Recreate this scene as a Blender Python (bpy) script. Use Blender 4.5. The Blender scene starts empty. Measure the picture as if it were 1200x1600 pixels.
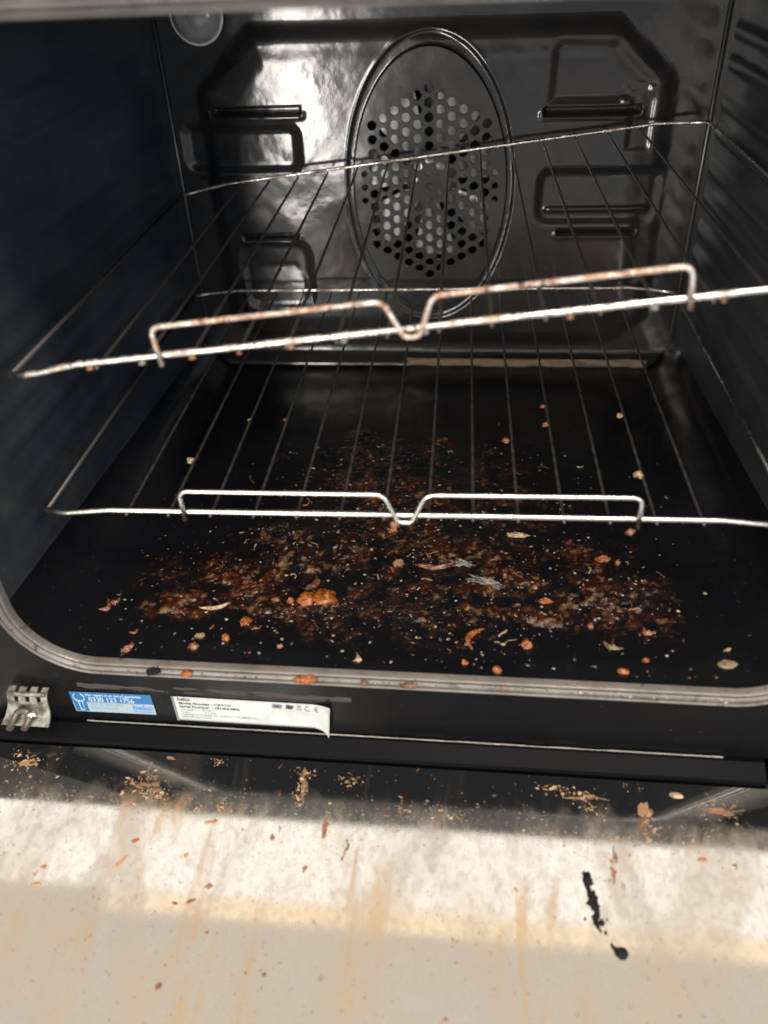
import bpy, bmesh, math, random
import numpy as np
from mathutils import Vector, Matrix, noise as mnoise
rng = random.Random(7)
nrg = np.random.default_rng(11)
scene = bpy.context.scene
COL = scene.collection

# ------------------------------------------------------------------ camera
cam_d = bpy.data.cameras.new('camera')
cam = bpy.data.objects.new('camera', cam_d)
COL.objects.link(cam)
cam.location = (0.03797, -0.33159, 0.37257)
cam.rotation_euler = (0.93152, 0.04037, 0.10181)
cam_d.sensor_fit = 'VERTICAL'
cam_d.sensor_height = 36.0
cam_d.sensor_width = 27.0
cam_d.lens = 36.0 * 1271.47 / 1600.0
cam_d.clip_start = 0.01
cam_d.clip_end = 100
cam_d.dof.use_dof = True
cam_d.dof.focus_distance = 0.60
cam_d.dof.aperture_fstop = 4.0
scene.camera = cam

# ------------------------------------------------------------------ light
world = bpy.data.worlds.new('World')
scene.world = world
world.use_nodes = True
wn = world.node_tree.nodes
wl = world.node_tree.links
bg = wn['Background']
tc = wn.new('ShaderNodeTexCoord')
sep = wn.new('ShaderNodeSeparateXYZ')
wl.new(tc.outputs['Generated'], sep.inputs[0])
ramp = wn.new('ShaderNodeValToRGB')
mr = wn.new('ShaderNodeMapRange')
mr.inputs['From Min'].default_value = -1
mr.inputs['From Max'].default_value = 1
wl.new(sep.outputs['Z'], mr.inputs['Value'])
wl.new(mr.outputs['Result'], ramp.inputs['Fac'])
els = ramp.color_ramp.elements          # pale tiled floor below, dim units at eye level, warm white ceiling above
els[0].position = 0.0
els[0].color = (0.32, 0.31, 0.295, 1)
els[1].position = 0.93
els[1].color = (1.0, 0.86, 0.69, 1)
e_ = els.new(0.38)
e_.color = (0.26, 0.255, 0.25, 1)
e_ = els.new(0.48)
e_.color = (0.16, 0.17, 0.19, 1)
wl.new(ramp.outputs['Color'], bg.inputs['Color'])
bg.inputs['Strength'].default_value = 3.3


def area_lamp(name, loc, target, sx, sy, radiance, color):
    d = bpy.data.lights.new(name, 'AREA')
    d.shape = 'RECTANGLE'
    d.size, d.size_y = sx, sy
    d.energy = radiance * math.pi * sx * sy
    d.color = color
    o = bpy.data.objects.new(name, d)
    COL.objects.link(o)
    o.location = loc
    dirv = Vector(target) - Vector(loc)
    o.rotation_euler = dirv.to_track_quat('-Z', 'Y').to_euler()
    return o


# the fluorescent fitting above the cooker, a room light, and three added lamps
area_lamp('ceiling_light', (0.0, 0.123, 2.0), (0.0, 0.123, 0), 3.1, 0.524, 2.9, (1.0, 0.97, 0.91))
area_lamp('tan_strip_lamp', (0.2, -0.168, 2.0), (0.2, -0.168, 0), 2.42, 0.056, 2.7, (1.0, 0.66, 0.30))  # added strip lamp, stands in for the tan band reflected in the door
area_lamp('room_light', (0.35, -1.15, 2.0), (0.0, 0.05, 0.0), 0.40, 0.40, 120.0, (1.0, 0.92, 0.82))
area_lamp('back_patch_lamp', (-0.70, -2.2, 0.25), (-0.1, 0.4, 0.2), 0.30, 1.5, 40.0, (1.0, 0.95, 0.88))  # unseen lamp placed so its reflection makes bright patches on the back panel
area_lamp('cool_fill_lamp', (1.5, -1.5, 0.45), (-0.2, 0.2, 0.30), 0.9, 0.9, 9.0, (0.62, 0.81, 1.0))  # added cool fill for the bluish haze on the left wall

scene.view_settings.view_transform = 'Standard'
scene.view_settings.look = 'None'
scene.view_settings.exposure = 0.0
scene.view_settings.gamma = 1.0


# ------------------------------------------------------------------ materials
class NT:
    def __init__(self, name):
        self.m = bpy.data.materials.new(name)
        self.m.use_nodes = True
        self.t = self.m.node_tree
        self.b = self.t.nodes['Principled BSDF']
        self.co = self.t.nodes.new('ShaderNodeTexCoord').outputs['Object']

    def n(self, kind, **kw):
        nd = self.t.nodes.new(kind)
        for k, v in kw.items():
            setattr(nd, k, v)
        return nd

    def l(self, a, b):
        self.t.links.new(a, b)

    def noise(self, scale, detail=4, rough=0.55, stretch=None, offset=(0, 0, 0), dist=0.0):
        co = self.co
        mp = self.n('ShaderNodeMapping')
        mp.inputs['Location'].default_value = offset
        if stretch:
            mp.inputs['Scale'].default_value = stretch
        self.l(co, mp.inputs['Vector'])
        nz = self.n('ShaderNodeTexNoise')
        nz.inputs['Scale'].default_value = scale
        nz.inputs['Detail'].default_value = detail
        nz.inputs['Roughness'].default_value = rough
        nz.inputs['Distortion'].default_value = dist
        self.l(mp.outputs[0], nz.inputs['Vector'])
        return nz.outputs['Fac']

    def ramp(self, fac, stops):
        r = self.n('ShaderNodeValToRGB')
        els = r.color_ramp.elements
        while len(els) < len(stops):
            els.new(0.5)
        for e, (p, c) in zip(els, stops):
            e.position = p
            if not isinstance(c, (tuple, list)):
                c = (c, c, c)
            e.color = (*c, 1)
        self.l(fac, r.inputs['Fac'])
        return r.outputs['Color']

    def mix(self, fac, a, b):
        x = self.n('ShaderNodeMix', data_type='RGBA')
        for s, v in ((x.inputs[0], fac), (x.inputs[6], a), (x.inputs[7], b)):
            if isinstance(v, (int, float)):
                s.default_value = v
            elif isinstance(v, (tuple, list)):
                s.default_value = (*v, 1)
            else:
                self.l(v, s)
        return x.outputs[2]

    def math(self, op, a, b=0.0):
        x = self.n('ShaderNodeMath', operation=op)
        for s, v in ((x.inputs[0], a), (x.inputs[1], b)):
            if isinstance(v, (int, float)):
                s.default_value = v
            else:
                self.l(v, s)
        return x.outputs[0]

    def bump(self, h, strength, dist):
        bm = self.n('ShaderNodeBump')
        bm.inputs['Strength'].default_value = strength
        bm.inputs['Distance'].default_value = dist
        self.l(h, bm.inputs['Height'])
        self.l(bm.outputs[0], self.b.inputs['Normal'])

    def set(self, **kw):
        for k, v in kw.items():
            s = self.b.inputs[k.replace('_', ' ')]
            if isinstance(v, (int, float)):
                s.default_value = v
            elif isinstance(v, (tuple, list)):
                s.default_value = (*v, 1) if len(v) == 3 else v
            else:
                self.l(v, s)
        return self


M = {}


def plain(name, col, rough=0.5, metal=0.0, **kw):
    k = NT(name)
    k.set(Base_Color=col, Roughness=rough, Metallic=metal, **kw)
    M[name] = k.m
    return k


def enamel(name, col, film, rmin, rmax, bump=0.25):
    k = NT(name)
    dirt = k.ramp(k.noise(9, 5, 0.6), [(0.40, 0.0), (0.72, 1.0)])
    spots = k.ramp(k.noise(330, 2, 0.5), [(0.70, 0.0), (0.76, 1.0)])
    c = k.mix(dirt, col, film)
    c = k.mix(k.math('MULTIPLY', spots, 0.35), c, (0.09, 0.08, 0.075))
    k.set(Base_Color=c, Roughness=k.ramp(k.noise(14, 4, 0.6, offset=(3, 1, 2)), [(0.3, rmin), (0.7, rmax)]))
    h = k.math('ADD', k.noise(22, 2, 0.5), k.math('MULTIPLY', k.noise(260, 2, 0.5), 0.06))
    k.bump(h, bump, 0.012)
    M[name] = k.m


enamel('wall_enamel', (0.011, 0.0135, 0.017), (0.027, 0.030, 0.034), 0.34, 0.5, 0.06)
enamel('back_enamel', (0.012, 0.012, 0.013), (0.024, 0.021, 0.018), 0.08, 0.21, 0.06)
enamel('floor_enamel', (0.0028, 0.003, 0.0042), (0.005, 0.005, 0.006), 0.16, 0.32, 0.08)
enamel('frame_enamel', (0.0018, 0.002, 0.003), (0.004, 0.004, 0.004), 0.2, 0.4, 0.05)
M['frame_enamel'].node_tree.nodes['Principled BSDF'].inputs['IOR'].default_value = 1.25

# lip of the oven mouth: worn grey-brown enamel over steel
k = NT('lip_enamel')
c = k.mix(k.ramp(k.noise(25, 5, 0.65), [(0.35, 0.0), (0.7, 1.0)]), (0.115, 0.103, 0.096), (0.055, 0.048, 0.043))
c = k.mix(k.ramp(k.noise(190, 4, 0.7), [(0.60, 0.0), (0.68, 1.0)]), c, (0.02, 0.013, 0.01))
k.set(Base_Color=c, Metallic=0.2, Roughness=k.ramp(k.noise(60, 4, 0.6), [(0.3, 0.32), (0.7, 0.55)]))
k.bump(k.noise(300, 3, 0.6), 0.25, 0.001)
M['lip_enamel'] = k.m


def steel(name, rust0, rust1, char0):
    k = NT(name)
    rust = k.ramp(k.noise(55, 6, 0.75, stretch=(0.7, 0.7, 2.5)), [(rust0, 0.0), (rust1, 1.0)])
    fine = k.noise(420, 4, 0.7)
    rust = k.math('MULTIPLY', rust, k.ramp(fine, [(0.36, 0.15), (0.55, 1.0)]))
    char = k.ramp(k.noise(170, 5, 0.7, offset=(5, 2, 1)), [(char0, 0.0), (char0 + 0.05, 1.0)])
    rc = k.ramp(k.noise(140, 3, 0.6, offset=(1, 9, 4)), [(0.3, (0.10, 0.035, 0.012)), (0.5, (0.25, 0.11, 0.045)), (0.68, (0.36, 0.20, 0.09))])
    c = k.mix(rust, (0.60, 0.575, 0.54), rc)
    c = k.mix(char, c, (0.035, 0.02, 0.014))
    both = k.math('MAXIMUM', rust, char)
    k.set(Base_Color=c, Metallic=k.math('SUBTRACT', 1.0, k.math('MULTIPLY', both, 0.9)),
          Roughness=k.math('ADD', k.math('MULTIPLY', both, 0.35), k.ramp(k.noise(90, 3), [(0.3, 0.2), (0.7, 0.34)])))
    k.bump(k.math('ADD', k.math('MULTIPLY', both, 1.0), k.math('MULTIPLY', fine, 0.5)), 0.5, 0.0006)
    M[name] = k.m


steel('clean_steel', 0.66, 0.80, 0.70)
steel('rusty_steel', 0.43, 0.53, 0.57)
steel('half_rusty_steel', 0.50, 0.63, 0.60)
k = NT('smoked_wire')
c = k.mix(k.ramp(k.noise(110, 5, 0.7), [(0.42, 0.0), (0.62, 1.0)]), (0.13, 0.125, 0.12), (0.06, 0.042, 0.03))
k.set(Base_Color=c, Metallic=0.75, Roughness=0.38)
k.bump(k.noise(500, 3), 0.4, 0.0005)
M['smoked_wire'] = k.m
k = NT('dark_wire')
k.set(Base_Color=k.mix(k.noise(160, 4, 0.7), (0.12, 0.115, 0.11), (0.07, 0.05, 0.038)), Metallic=0.7, Roughness=0.42)
M['dark_wire'] = k.m

k = NT('fan_metal')
k.set(Base_Color=k.mix(k.noise(60, 4), (0.95, 0.93, 0.90), (0.78, 0.75, 0.71)), Metallic=0.8, Roughness=0.42)
M['fan_metal'] = k.m
plain('shaded_rod', (0.045, 0.04, 0.037), 0.45, 0.5)  # darker rod colour standing in for shade on the left
plain('seam', (0.16, 0.155, 0.15), 0.35, 0.6)
plain('black_void', (0.004, 0.004, 0.004), 0.8)
plain('lamp_glass', (0.75, 0.73, 0.70), 0.06, 0.0, Transmission_Weight=0.85, IOR=1.45)
plain('lamp_reflector', (0.80, 0.77, 0.72), 0.4, 0.3)
plain('bulb_glass', (0.85, 0.82, 0.76), 0.1, 0.0, Transmission_Weight=0.4)

# stickers
k = plain('white_sticker', (0.60, 0.62, 0.60), 0.4)
k.set(Base_Color=k.mix(k.ramp(k.noise(70, 4), [(0.45, 0.0), (0.8, 1.0)]), (0.37, 0.395, 0.38), (0.26, 0.27, 0.25)))
k = plain('sticker_border', (0.33, 0.35, 0.35), 0.4)
k = plain('sticker_blue', (0.009, 0.085, 0.215), 0.35)
k = plain('sticker_pale', (0.21, 0.265, 0.30), 0.35)
plain('ink_black', (0.02, 0.02, 0.022), 0.6)
plain('ink_grey', (0.12, 0.13, 0.14), 0.6)
plain('ink_blue', (0.03, 0.17, 0.42), 0.5)
plain('ink_white', (0.38, 0.46, 0.52), 0.5)
plain('ink_pale_blue', (0.12, 0.25, 0.36), 0.5)

k = NT('hinge_metal')
c = k.mix(k.ramp(k.noise(120, 5, 0.65), [(0.42, 0.0), (0.62, 1.0)]), (0.19, 0.195, 0.175), (0.05, 0.036, 0.028))
k.set(Base_Color=c, Metallic=0.5, Roughness=0.5)
k.bump(k.noise(300, 3), 0.4, 0.001)
M['hinge_metal'] = k.m
plain('bright_roller', (0.8, 0.8, 0.78), 0.18, 1.0)

# dirty inner glass of the open door
k = NT('door_glass')
sp_ = k.n('ShaderNodeSeparateXYZ')
k.l(k.co, sp_.inputs[0])
yy = sp_.outputs['Y']


def rot_noise(deg, scale, stretch, off, detail=4, rough=0.55, dist=0.2):
    m1 = k.n('ShaderNodeMapping')
    m1.inputs['Rotation'].default_value = (0, 0, math.radians(deg))
    k.l(k.co, m1.inputs['Vector'])
    m2 = k.n('ShaderNodeMapping')
    m2.inputs['Scale'].default_value = stretch
    m2.inputs['Location'].default_value = off
    k.l(m1.outputs[0], m2.inputs['Vector'])
    nz = k.n('ShaderNodeTexNoise')
    nz.inputs['Scale'].default_value = scale
    nz.inputs['Detail'].default_value = detail
    nz.inputs['Roughness'].default_value = rough
    nz.inputs['Distortion'].default_value = dist
    k.l(m2.outputs[0], nz.inputs['Vector'])
    return nz.outputs['Fac']


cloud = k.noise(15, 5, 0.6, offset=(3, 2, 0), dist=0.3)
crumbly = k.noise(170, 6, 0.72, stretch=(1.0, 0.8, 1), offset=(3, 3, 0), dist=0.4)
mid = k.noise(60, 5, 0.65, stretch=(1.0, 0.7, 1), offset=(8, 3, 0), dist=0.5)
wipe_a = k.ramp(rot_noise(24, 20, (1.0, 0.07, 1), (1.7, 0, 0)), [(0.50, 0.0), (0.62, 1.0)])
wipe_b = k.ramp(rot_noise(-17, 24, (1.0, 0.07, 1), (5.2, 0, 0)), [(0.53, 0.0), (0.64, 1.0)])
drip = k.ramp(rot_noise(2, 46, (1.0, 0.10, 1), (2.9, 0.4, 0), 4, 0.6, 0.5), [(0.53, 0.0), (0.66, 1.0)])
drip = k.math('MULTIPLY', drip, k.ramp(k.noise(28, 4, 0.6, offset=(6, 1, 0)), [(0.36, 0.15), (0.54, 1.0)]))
# grease cover growing outward; its pale tone also stands in for reflected brightness
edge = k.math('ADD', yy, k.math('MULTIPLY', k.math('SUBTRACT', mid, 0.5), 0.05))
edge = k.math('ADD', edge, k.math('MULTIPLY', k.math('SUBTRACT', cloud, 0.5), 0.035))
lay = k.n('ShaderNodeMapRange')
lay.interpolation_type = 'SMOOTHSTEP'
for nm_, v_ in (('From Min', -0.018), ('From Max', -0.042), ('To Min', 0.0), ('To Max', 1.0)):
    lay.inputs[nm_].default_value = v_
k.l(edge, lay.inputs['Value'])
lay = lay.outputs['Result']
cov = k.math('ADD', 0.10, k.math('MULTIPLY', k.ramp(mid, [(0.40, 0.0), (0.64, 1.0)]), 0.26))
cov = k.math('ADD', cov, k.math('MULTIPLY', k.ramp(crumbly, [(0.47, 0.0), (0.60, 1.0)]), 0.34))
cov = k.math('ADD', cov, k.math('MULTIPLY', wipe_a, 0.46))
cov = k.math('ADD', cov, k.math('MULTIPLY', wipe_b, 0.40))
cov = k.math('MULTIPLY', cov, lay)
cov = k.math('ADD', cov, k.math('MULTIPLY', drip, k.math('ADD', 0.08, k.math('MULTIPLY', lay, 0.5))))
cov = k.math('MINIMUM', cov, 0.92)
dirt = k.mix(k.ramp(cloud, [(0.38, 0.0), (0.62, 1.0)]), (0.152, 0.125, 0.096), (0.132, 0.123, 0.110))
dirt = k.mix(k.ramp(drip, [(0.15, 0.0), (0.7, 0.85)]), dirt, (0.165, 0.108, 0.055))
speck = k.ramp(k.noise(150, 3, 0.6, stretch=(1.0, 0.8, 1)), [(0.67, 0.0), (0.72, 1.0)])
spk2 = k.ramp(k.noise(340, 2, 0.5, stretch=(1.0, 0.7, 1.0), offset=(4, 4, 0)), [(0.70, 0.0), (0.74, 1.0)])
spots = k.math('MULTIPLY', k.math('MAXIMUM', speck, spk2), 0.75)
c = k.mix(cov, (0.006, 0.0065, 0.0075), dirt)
c = k.mix(spots, c, (0.10, 0.055, 0.028))
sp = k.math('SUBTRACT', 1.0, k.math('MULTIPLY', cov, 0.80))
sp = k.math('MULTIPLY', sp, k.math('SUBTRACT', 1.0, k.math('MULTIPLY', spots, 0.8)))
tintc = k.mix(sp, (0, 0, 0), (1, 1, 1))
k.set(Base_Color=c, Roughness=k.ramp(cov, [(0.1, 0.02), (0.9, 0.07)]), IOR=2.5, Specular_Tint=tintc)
k.bump(k.math('ADD', crumbly, cov), 0.006, 0.001)
M['door_glass'] = k.m
plain('door_white', (0.75, 0.74, 0.71), 0.35)
plain('black_trim', (0.0016, 0.0018, 0.0026), 0.5, IOR=1.12)


def foodmat(name, a, b, c3=None, rough=0.42, scale=300):
    k = NT(name)
    stops = [(0.33, a), (0.62, b)] if c3 is None else [(0.3, a), (0.5, b), (0.68, c3)]
    bc = k.ramp(k.noise(scale, 4, 0.65), stops)
    burnt = k.ramp(k.noise(scale * 0.8, 5, 0.7, offset=(2, 5, 3)), [(0.53, 0.0), (0.62, 0.85)])
    if name == 'crumb_char':
        k.set(Specular_IOR_Level=0.12)
    else:
        bc = k.mix(burnt, bc, (0.018, 0.008, 0.005))
    k.set(Base_Color=bc, Roughness=rough)
    k.bump(k.noise(scale * 3, 3, 0.6), 0.5, 0.0008)
    M[name] = k.m


foodmat('crumb_orange', (0.05, 0.013, 0.004), (0.19, 0.050, 0.008), (0.28, 0.092, 0.018), 0.24, 380)
foodmat('crumb_pink', (0.085, 0.03, 0.014), (0.235, 0.10, 0.048), None, 0.28)
foodmat('crumb_tan', (0.13, 0.08, 0.042), (0.36, 0.26, 0.15))
foodmat('crumb_brown', (0.03, 0.009, 0.004), (0.10, 0.035, 0.015), (0.22, 0.10, 0.05), 0.25)
foodmat('crumb_grey', (0.03, 0.028, 0.027), (0.16, 0.145, 0.13), None, 0.25)
foodmat('crumb_char', (0.003, 0.003, 0.004), (0.008, 0.007, 0.008), None, 0.75)
foodmat('crumb_olive', (0.10, 0.075, 0.04), (0.20, 0.155, 0.09), None, 0.5)
foodmat('door_spatter', (0.20, 0.065, 0.022), (0.42, 0.22, 0.10), (0.50, 0.32, 0.17), 0.5, 160)
foodmat('door_spatter_dark', (0.10, 0.035, 0.015), (0.24, 0.09, 0.04), None, 0.5, 200)


def attr_mat(name, rough, bumpscale, bs, rough2=None):
    k = NT(name)
    a = k.n('ShaderNodeAttribute', attribute_name='tint')
    k.set(Base_Color=a.outputs['Color'], Roughness=rough if rough2 is None else k.ramp(k.noise(120, 4, 0.6), [(0.35, rough), (0.65, rough2)]))
    k.bump(k.noise(bumpscale, 4, 0.6), bs, 0.001)
    M[name] = k.m


k = NT('residue')
a_ = k.n('ShaderNodeAttribute', attribute_name='tint')
wet = a_.outputs['Alpha']
k.set(Base_Color=a_.outputs['Color'], Roughness=k.mix(wet, (0.24, 0.24, 0.24), k.ramp(k.noise(120, 4, 0.6), [(0.35, 0.07), (0.65, 0.26)])), Specular_IOR_Level=0.36)
k.bump(k.math('MULTIPLY', k.noise(500, 4, 0.6), wet), 0.8, 0.001)
M['residue'] = k.m
attr_mat('flakes', 0.18, 700, 0.5)
attr_mat('dust', 0.85, 400, 0.6)

# ------------------------------------------------------------------ helpers


def mesh_obj(name, verts, faces, mat, parent=None, smooth=True, col=None):
    me = bpy.data.meshes.new(name)
    if isinstance(verts, np.ndarray):
        verts = verts.tolist()
    if isinstance(faces, np.ndarray):
        faces = faces.tolist()
    me.from_pydata(verts, [], faces)
    me.materials.append(M[mat])
    if smooth:
        me.polygons.foreach_set('use_smooth', [True] * len(me.polygons))
    if col is not None:
        a = me.color_attributes.new('tint', 'FLOAT_COLOR', 'POINT')
        a.data.foreach_set('color', np.asarray(col, dtype=np.float32).ravel())
    me.update()
    o = bpy.data.objects.new(name, me)
    COL.objects.link(o)
    if parent:
        o.parent = parent
    return o


def bm_obj(name, bm, mat, parent=None, smooth=True):
    me = bpy.data.meshes.new(name)
    bmesh.ops.recalc_face_normals(bm, faces=bm.faces)
    bm.to_mesh(me)
    bm.free()
    me.materials.append(M[mat])
    if smooth:
        me.polygons.foreach_set('use_smooth', [True] * len(me.polygons))
    o = bpy.data.objects.new(name, me)
    COL.objects.link(o)
    if parent:
        o.parent = parent
    return o


def thing(name, label, cat, loc=(0, 0, 0), rot=(0, 0, 0), group=None):
    o = bpy.data.objects.new(name, None)
    o.empty_display_size = 0.02
    COL.objects.link(o)
    o.location = loc
    o.rotation_euler = rot
    tag(o, label, cat, group)
    return o


def tag(o, label, cat, group=None, kind=None):
    o['label'] = label
    o['category'] = cat
    if group:
        o['group'] = group
    if kind:
        o['kind'] = kind
    return o


def fillet(pts, r, n=6):
    pts = [Vector(p) for p in pts]
    out = [pts[0]]
    for i in range(1, len(pts) - 1):
        a, b, c = pts[i - 1], pts[i], pts[i + 1]
        u, v = (a - b), (c - b)
        lu, lv = u.length, v.length
        u.normalize()
        v.normalize()
        ri = r[i - 1] if isinstance(r, (list, tuple)) else r
        ang = u.angle(v)
        d = min(ri / max(math.tan(ang / 2), 1e-4), lu * 0.48, lv * 0.48)
        p0, p1 = b + u * d, b + v * d
        for j in range(n + 1):
            t = j / n
            out.append(p0 * (1 - t) ** 2 + b * 2 * t * (1 - t) + p1 * t * t)
    out.append(pts[-1])
    return out


def tube(pts, r, seg=10):
    pts = [Vector(p) for p in pts]
    V, F = [], []
    t0 = (pts[1] - pts[0]).normalized()
    n = t0.orthogonal().normalized()
    for i, p in enumerate(pts):
        if i == 0:
            t = (pts[1] - pts[0])
        elif i == len(pts) - 1:
            t = (pts[-1] - pts[-2])
        else:
            t = (pts[i + 1] - p).normalized() + (p - pts[i - 1]).normalized()
        t.normalize()
        n = (n - t * n.dot(t)).normalized()
        b = t.cross(n)
        for s in range(seg):
            a = 2 * math.pi * s / seg
            V.append(p + (n * math.cos(a) + b * math.sin(a)) * r)
    for i in range(len(pts) - 1):
        for s in range(seg):
            s2 = (s + 1) % seg
            F.append((i * seg + s, i * seg + s2, (i + 1) * seg + s2, (i + 1) * seg + s))
    F.append(tuple(range(seg))[::-1])
    F.append(tuple((len(pts) - 1) * seg + s for s in range(seg)))
    return [tuple(v) for v in V], F


def merge(parts):
    V, F = [], []
    for v, f in parts:
        o = len(V)
        V += list(v)
        F += [tuple(i + o for i in q) for q in f]
    return V, F


def box(x0, x1, y0, y1, z0, z1, bev=0.0):
    bm = bmesh.new()
    bmesh.ops.create_cube(bm, size=1)
    for v in bm.verts:
        v.co = Vector((x0 + (v.co.x + .5) * (x1 - x0), y0 + (v.co.y + .5) * (y1 - y0), z0 + (v.co.z + .5) * (z1 - z0)))
    if bev:
        bmesh.ops.bevel(bm, geom=bm.edges[:], offset=bev, segments=2, affect='EDGES')
    return bm


def grid_faces(nu, nv):
    a = np.arange(nu * nv).reshape(nu, nv)
    return np.stack([a[:-1, :-1], a[1:, :-1], a[1:, 1:], a[:-1, 1:]], -1).reshape(-1, 4)


def vnoise(x, y, seed=0, oct=5, rough=0.5):
    # tileless value noise on arrays (x, y already scaled)
    tot = np.zeros_like(x)
    amp, norm = 1.0, 0.0
    for o in range(oct):
        r = np.random.default_rng(seed * 31 + o)
        tab = r.random((257, 257))
        xi = np.floor(x).astype(int)
        yi = np.floor(y).astype(int)
        fx, fy = x - xi, y - yi
        fx = fx * fx * (3 - 2 * fx)
        fy = fy * fy * (3 - 2 * fy)
        xi %= 256
        yi %= 256
        v = (tab[xi, yi] * (1 - fx) + tab[xi + 1, yi] * fx) * (1 - fy) + (tab[xi, yi + 1] * (1 - fx) + tab[xi + 1, yi + 1] * fx) * fy
        tot += v * amp
        norm += amp
        amp *= rough
        x = x * 2.03 + 17.3
        y = y * 2.03 + 5.1
    return tot / norm


def sstep(a, b, x):
    t = np.clip((x - a) / (b - a), 0, 1)
    return t * t * (3 - 2 * t)


def poly_sdf(P, X, Z):
    # signed distance to a polygon, negative inside
    d = np.full(X.shape, 1e9)
    s = np.ones(X.shape)
    n = len(P)
    for i in range(n):
        ax, az = P[i]
        bx, bz = P[i - 1]
        ex, ez = bx - ax, bz - az
        wx, wz = X - ax, Z - az
        t = np.clip((wx * ex + wz * ez) / (ex * ex + ez * ez), 0, 1)
        d = np.minimum(d, (wx - ex * t) ** 2 + (wz - ez * t) ** 2)
        c1, c2, c3 = Z >= az, Z < bz, ex * wz > ez * wx
        flip = (c1 & c2 & c3) | (~c1 & ~c2 & ~c3)
        s = np.where(flip, -s, s)
    return s * np.sqrt(d)


def dome(r, depth, nr=10, na=36, y0=0.0):
    V, F = [(0, y0 - depth, 0)], []
    for i in range(1, nr + 1):
        t = i / nr
        rr = r * math.sin(t * math.pi / 2)
        for j in range(na):
            a = 2 * math.pi * j / na
            V.append((rr * math.cos(a), y0 - depth * math.cos(t * math.pi / 2), rr * math.sin(a)))
    for j in range(na):
        F.append((0, 1 + j, 1 + (j + 1) % na))
    for i in range(nr - 1):
        for j in range(na):
            a, b = 1 + i * na + j, 1 + i * na + (j + 1) % na
            F.append((a, a + na, b + na, b))
    return V, F


# ------------------------------------------------------------------ THE OVEN
oven = thing('oven', 'open built-in oven with greasy black enamel inside and its door let down', 'oven')
D = 0.427            # depth of the cavity
FW, FH, FR = 0.2375, 0.345, 0.046      # mouth half width, height, corner radius
LEVELS = [0.0815, 0.1303, 0.179, 0.2277, 0.2764]


def section(v, nz=150, nf=70, na=14):
    # cross-section loop at depth fraction v: list of (x, z, part, sidecoord)
    xl = -FW + (FW - 0.2345) * v
    xr = FW + (0.2265 - FW) * v
    zt = FH - 0.012 * v
    r = FR - 0.018 * v
    out = {'floor': [], 'right': [], 'ceiling': [], 'left': []}
    for i in range(na):                      # left lower corner
        a = math.pi + (math.pi / 2) * i / na
        out['floor'].append((xl + r + r * math.cos(a), r + r * math.sin(a)))
    for i in range(nf + 1):
        out['floor'].append((xl + r + (xr - xl - 2 * r) * i / nf, 0.0))
    for i in range(1, na + 1):
        a = -math.pi / 2 + (math.pi / 2) * i / na
        out['floor'].append((xr - r + r * math.cos(a), r + r * math.sin(a)))
    for i in range(nz + 1):
        out['right'].append((xr, r + (zt - 2 * r) * i / nz))
        out['left'].append((xl, r + (zt - 2 * r) * i / nz))
    for i in range(na):
        a = (math.pi / 2) * i / na
        out['ceiling'].append((xr - r + r * math.cos(a), zt - r + r * math.sin(a)))
    for i in range(21):
        out['ceiling'].append((xr - r - (xr - xl - 2 * r) * i / 20, zt))
    for i in range(1, na + 1):
        a = math.pi / 2 + (math.pi / 2) * i / na
        out['ceiling'].append((xl + r + r * math.cos(a), zt - r + r * math.sin(a)))
    return out


NY = 120
secs = [section(i / NY) for i in range(NY + 1)]
ys = np.linspace(0.001, D + 0.001, NY + 1)
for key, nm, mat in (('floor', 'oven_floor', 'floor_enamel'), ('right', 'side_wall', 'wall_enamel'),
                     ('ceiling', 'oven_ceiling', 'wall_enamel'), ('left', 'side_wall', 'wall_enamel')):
    nu = len(secs[0][key])
    V = np.zeros((NY + 1, nu, 3))
    for i, s in enumerate(secs):
        V[i, :, 0] = [p[0] for p in s[key]]
        V[i, :, 2] = [p[1] for p in s[key]]
        V[i, :, 1] = ys[i]
    if key in ('left', 'right'):
        # pressed shelf guides: a rounded rail below each shelf level and a slimmer one above it
        Y, Z = V[..., 1], V[..., 2]
        e = np.zeros_like(Z)
        for L in LEVELS:
            for dz, hgt, w in ((-0.0085, 0.0012 if key == 'left' else 0.0042, 0.0046), (0.0125, 0.0008 if key == 'left' else 0.0036, 0.0046)):
                prof = np.clip(1 - ((Z - L - dz) / (w * 1.5)) ** 2, 0, 1) ** 1.5
                e = np.maximum(e, hgt * prof * sstep(0.035, 0.06, Y) * (1 - sstep(0.385, 0.405, Y)))
        # wide shallow pressing behind the guides
        e += 0.0015 * sstep(0.02, 0.045, Y) * (1 - sstep(0.40, 0.418, Y))
        e *= sstep(0, 0.012, Z - Z.min(1, keepdims=True)) * sstep(0, 0.012, Z.max(1, keepdims=True) - Z)
        V[..., 0] += e * (1 if key == 'left' else -1)
    if key == 'floor':
        V[..., 2] += 0.0012 * (vnoise(V[..., 0] * 14 + 40, V[..., 1] * 14 + 40, 3, 2) - 0.5) * sstep(0.01, 0.04, V[..., 1])
    F = grid_faces(NY + 1, nu)
    if key in ('right', 'floor', 'ceiling', 'left'):
        F = F[:, ::-1]
    o = mesh_obj(nm, V.reshape(-1, 3), F, mat, oven)

# --- back panel: pressed sheet as a height field (protrusion towards the viewer)
step = 0.00135
xs = np.arange(-0.236, 0.2285, step)
zs = np.arange(-0.002, 0.336, step)
X, Z = np.meshgrid(xs, zs, indexing='ij')
H = np.zeros_like(X)
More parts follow.
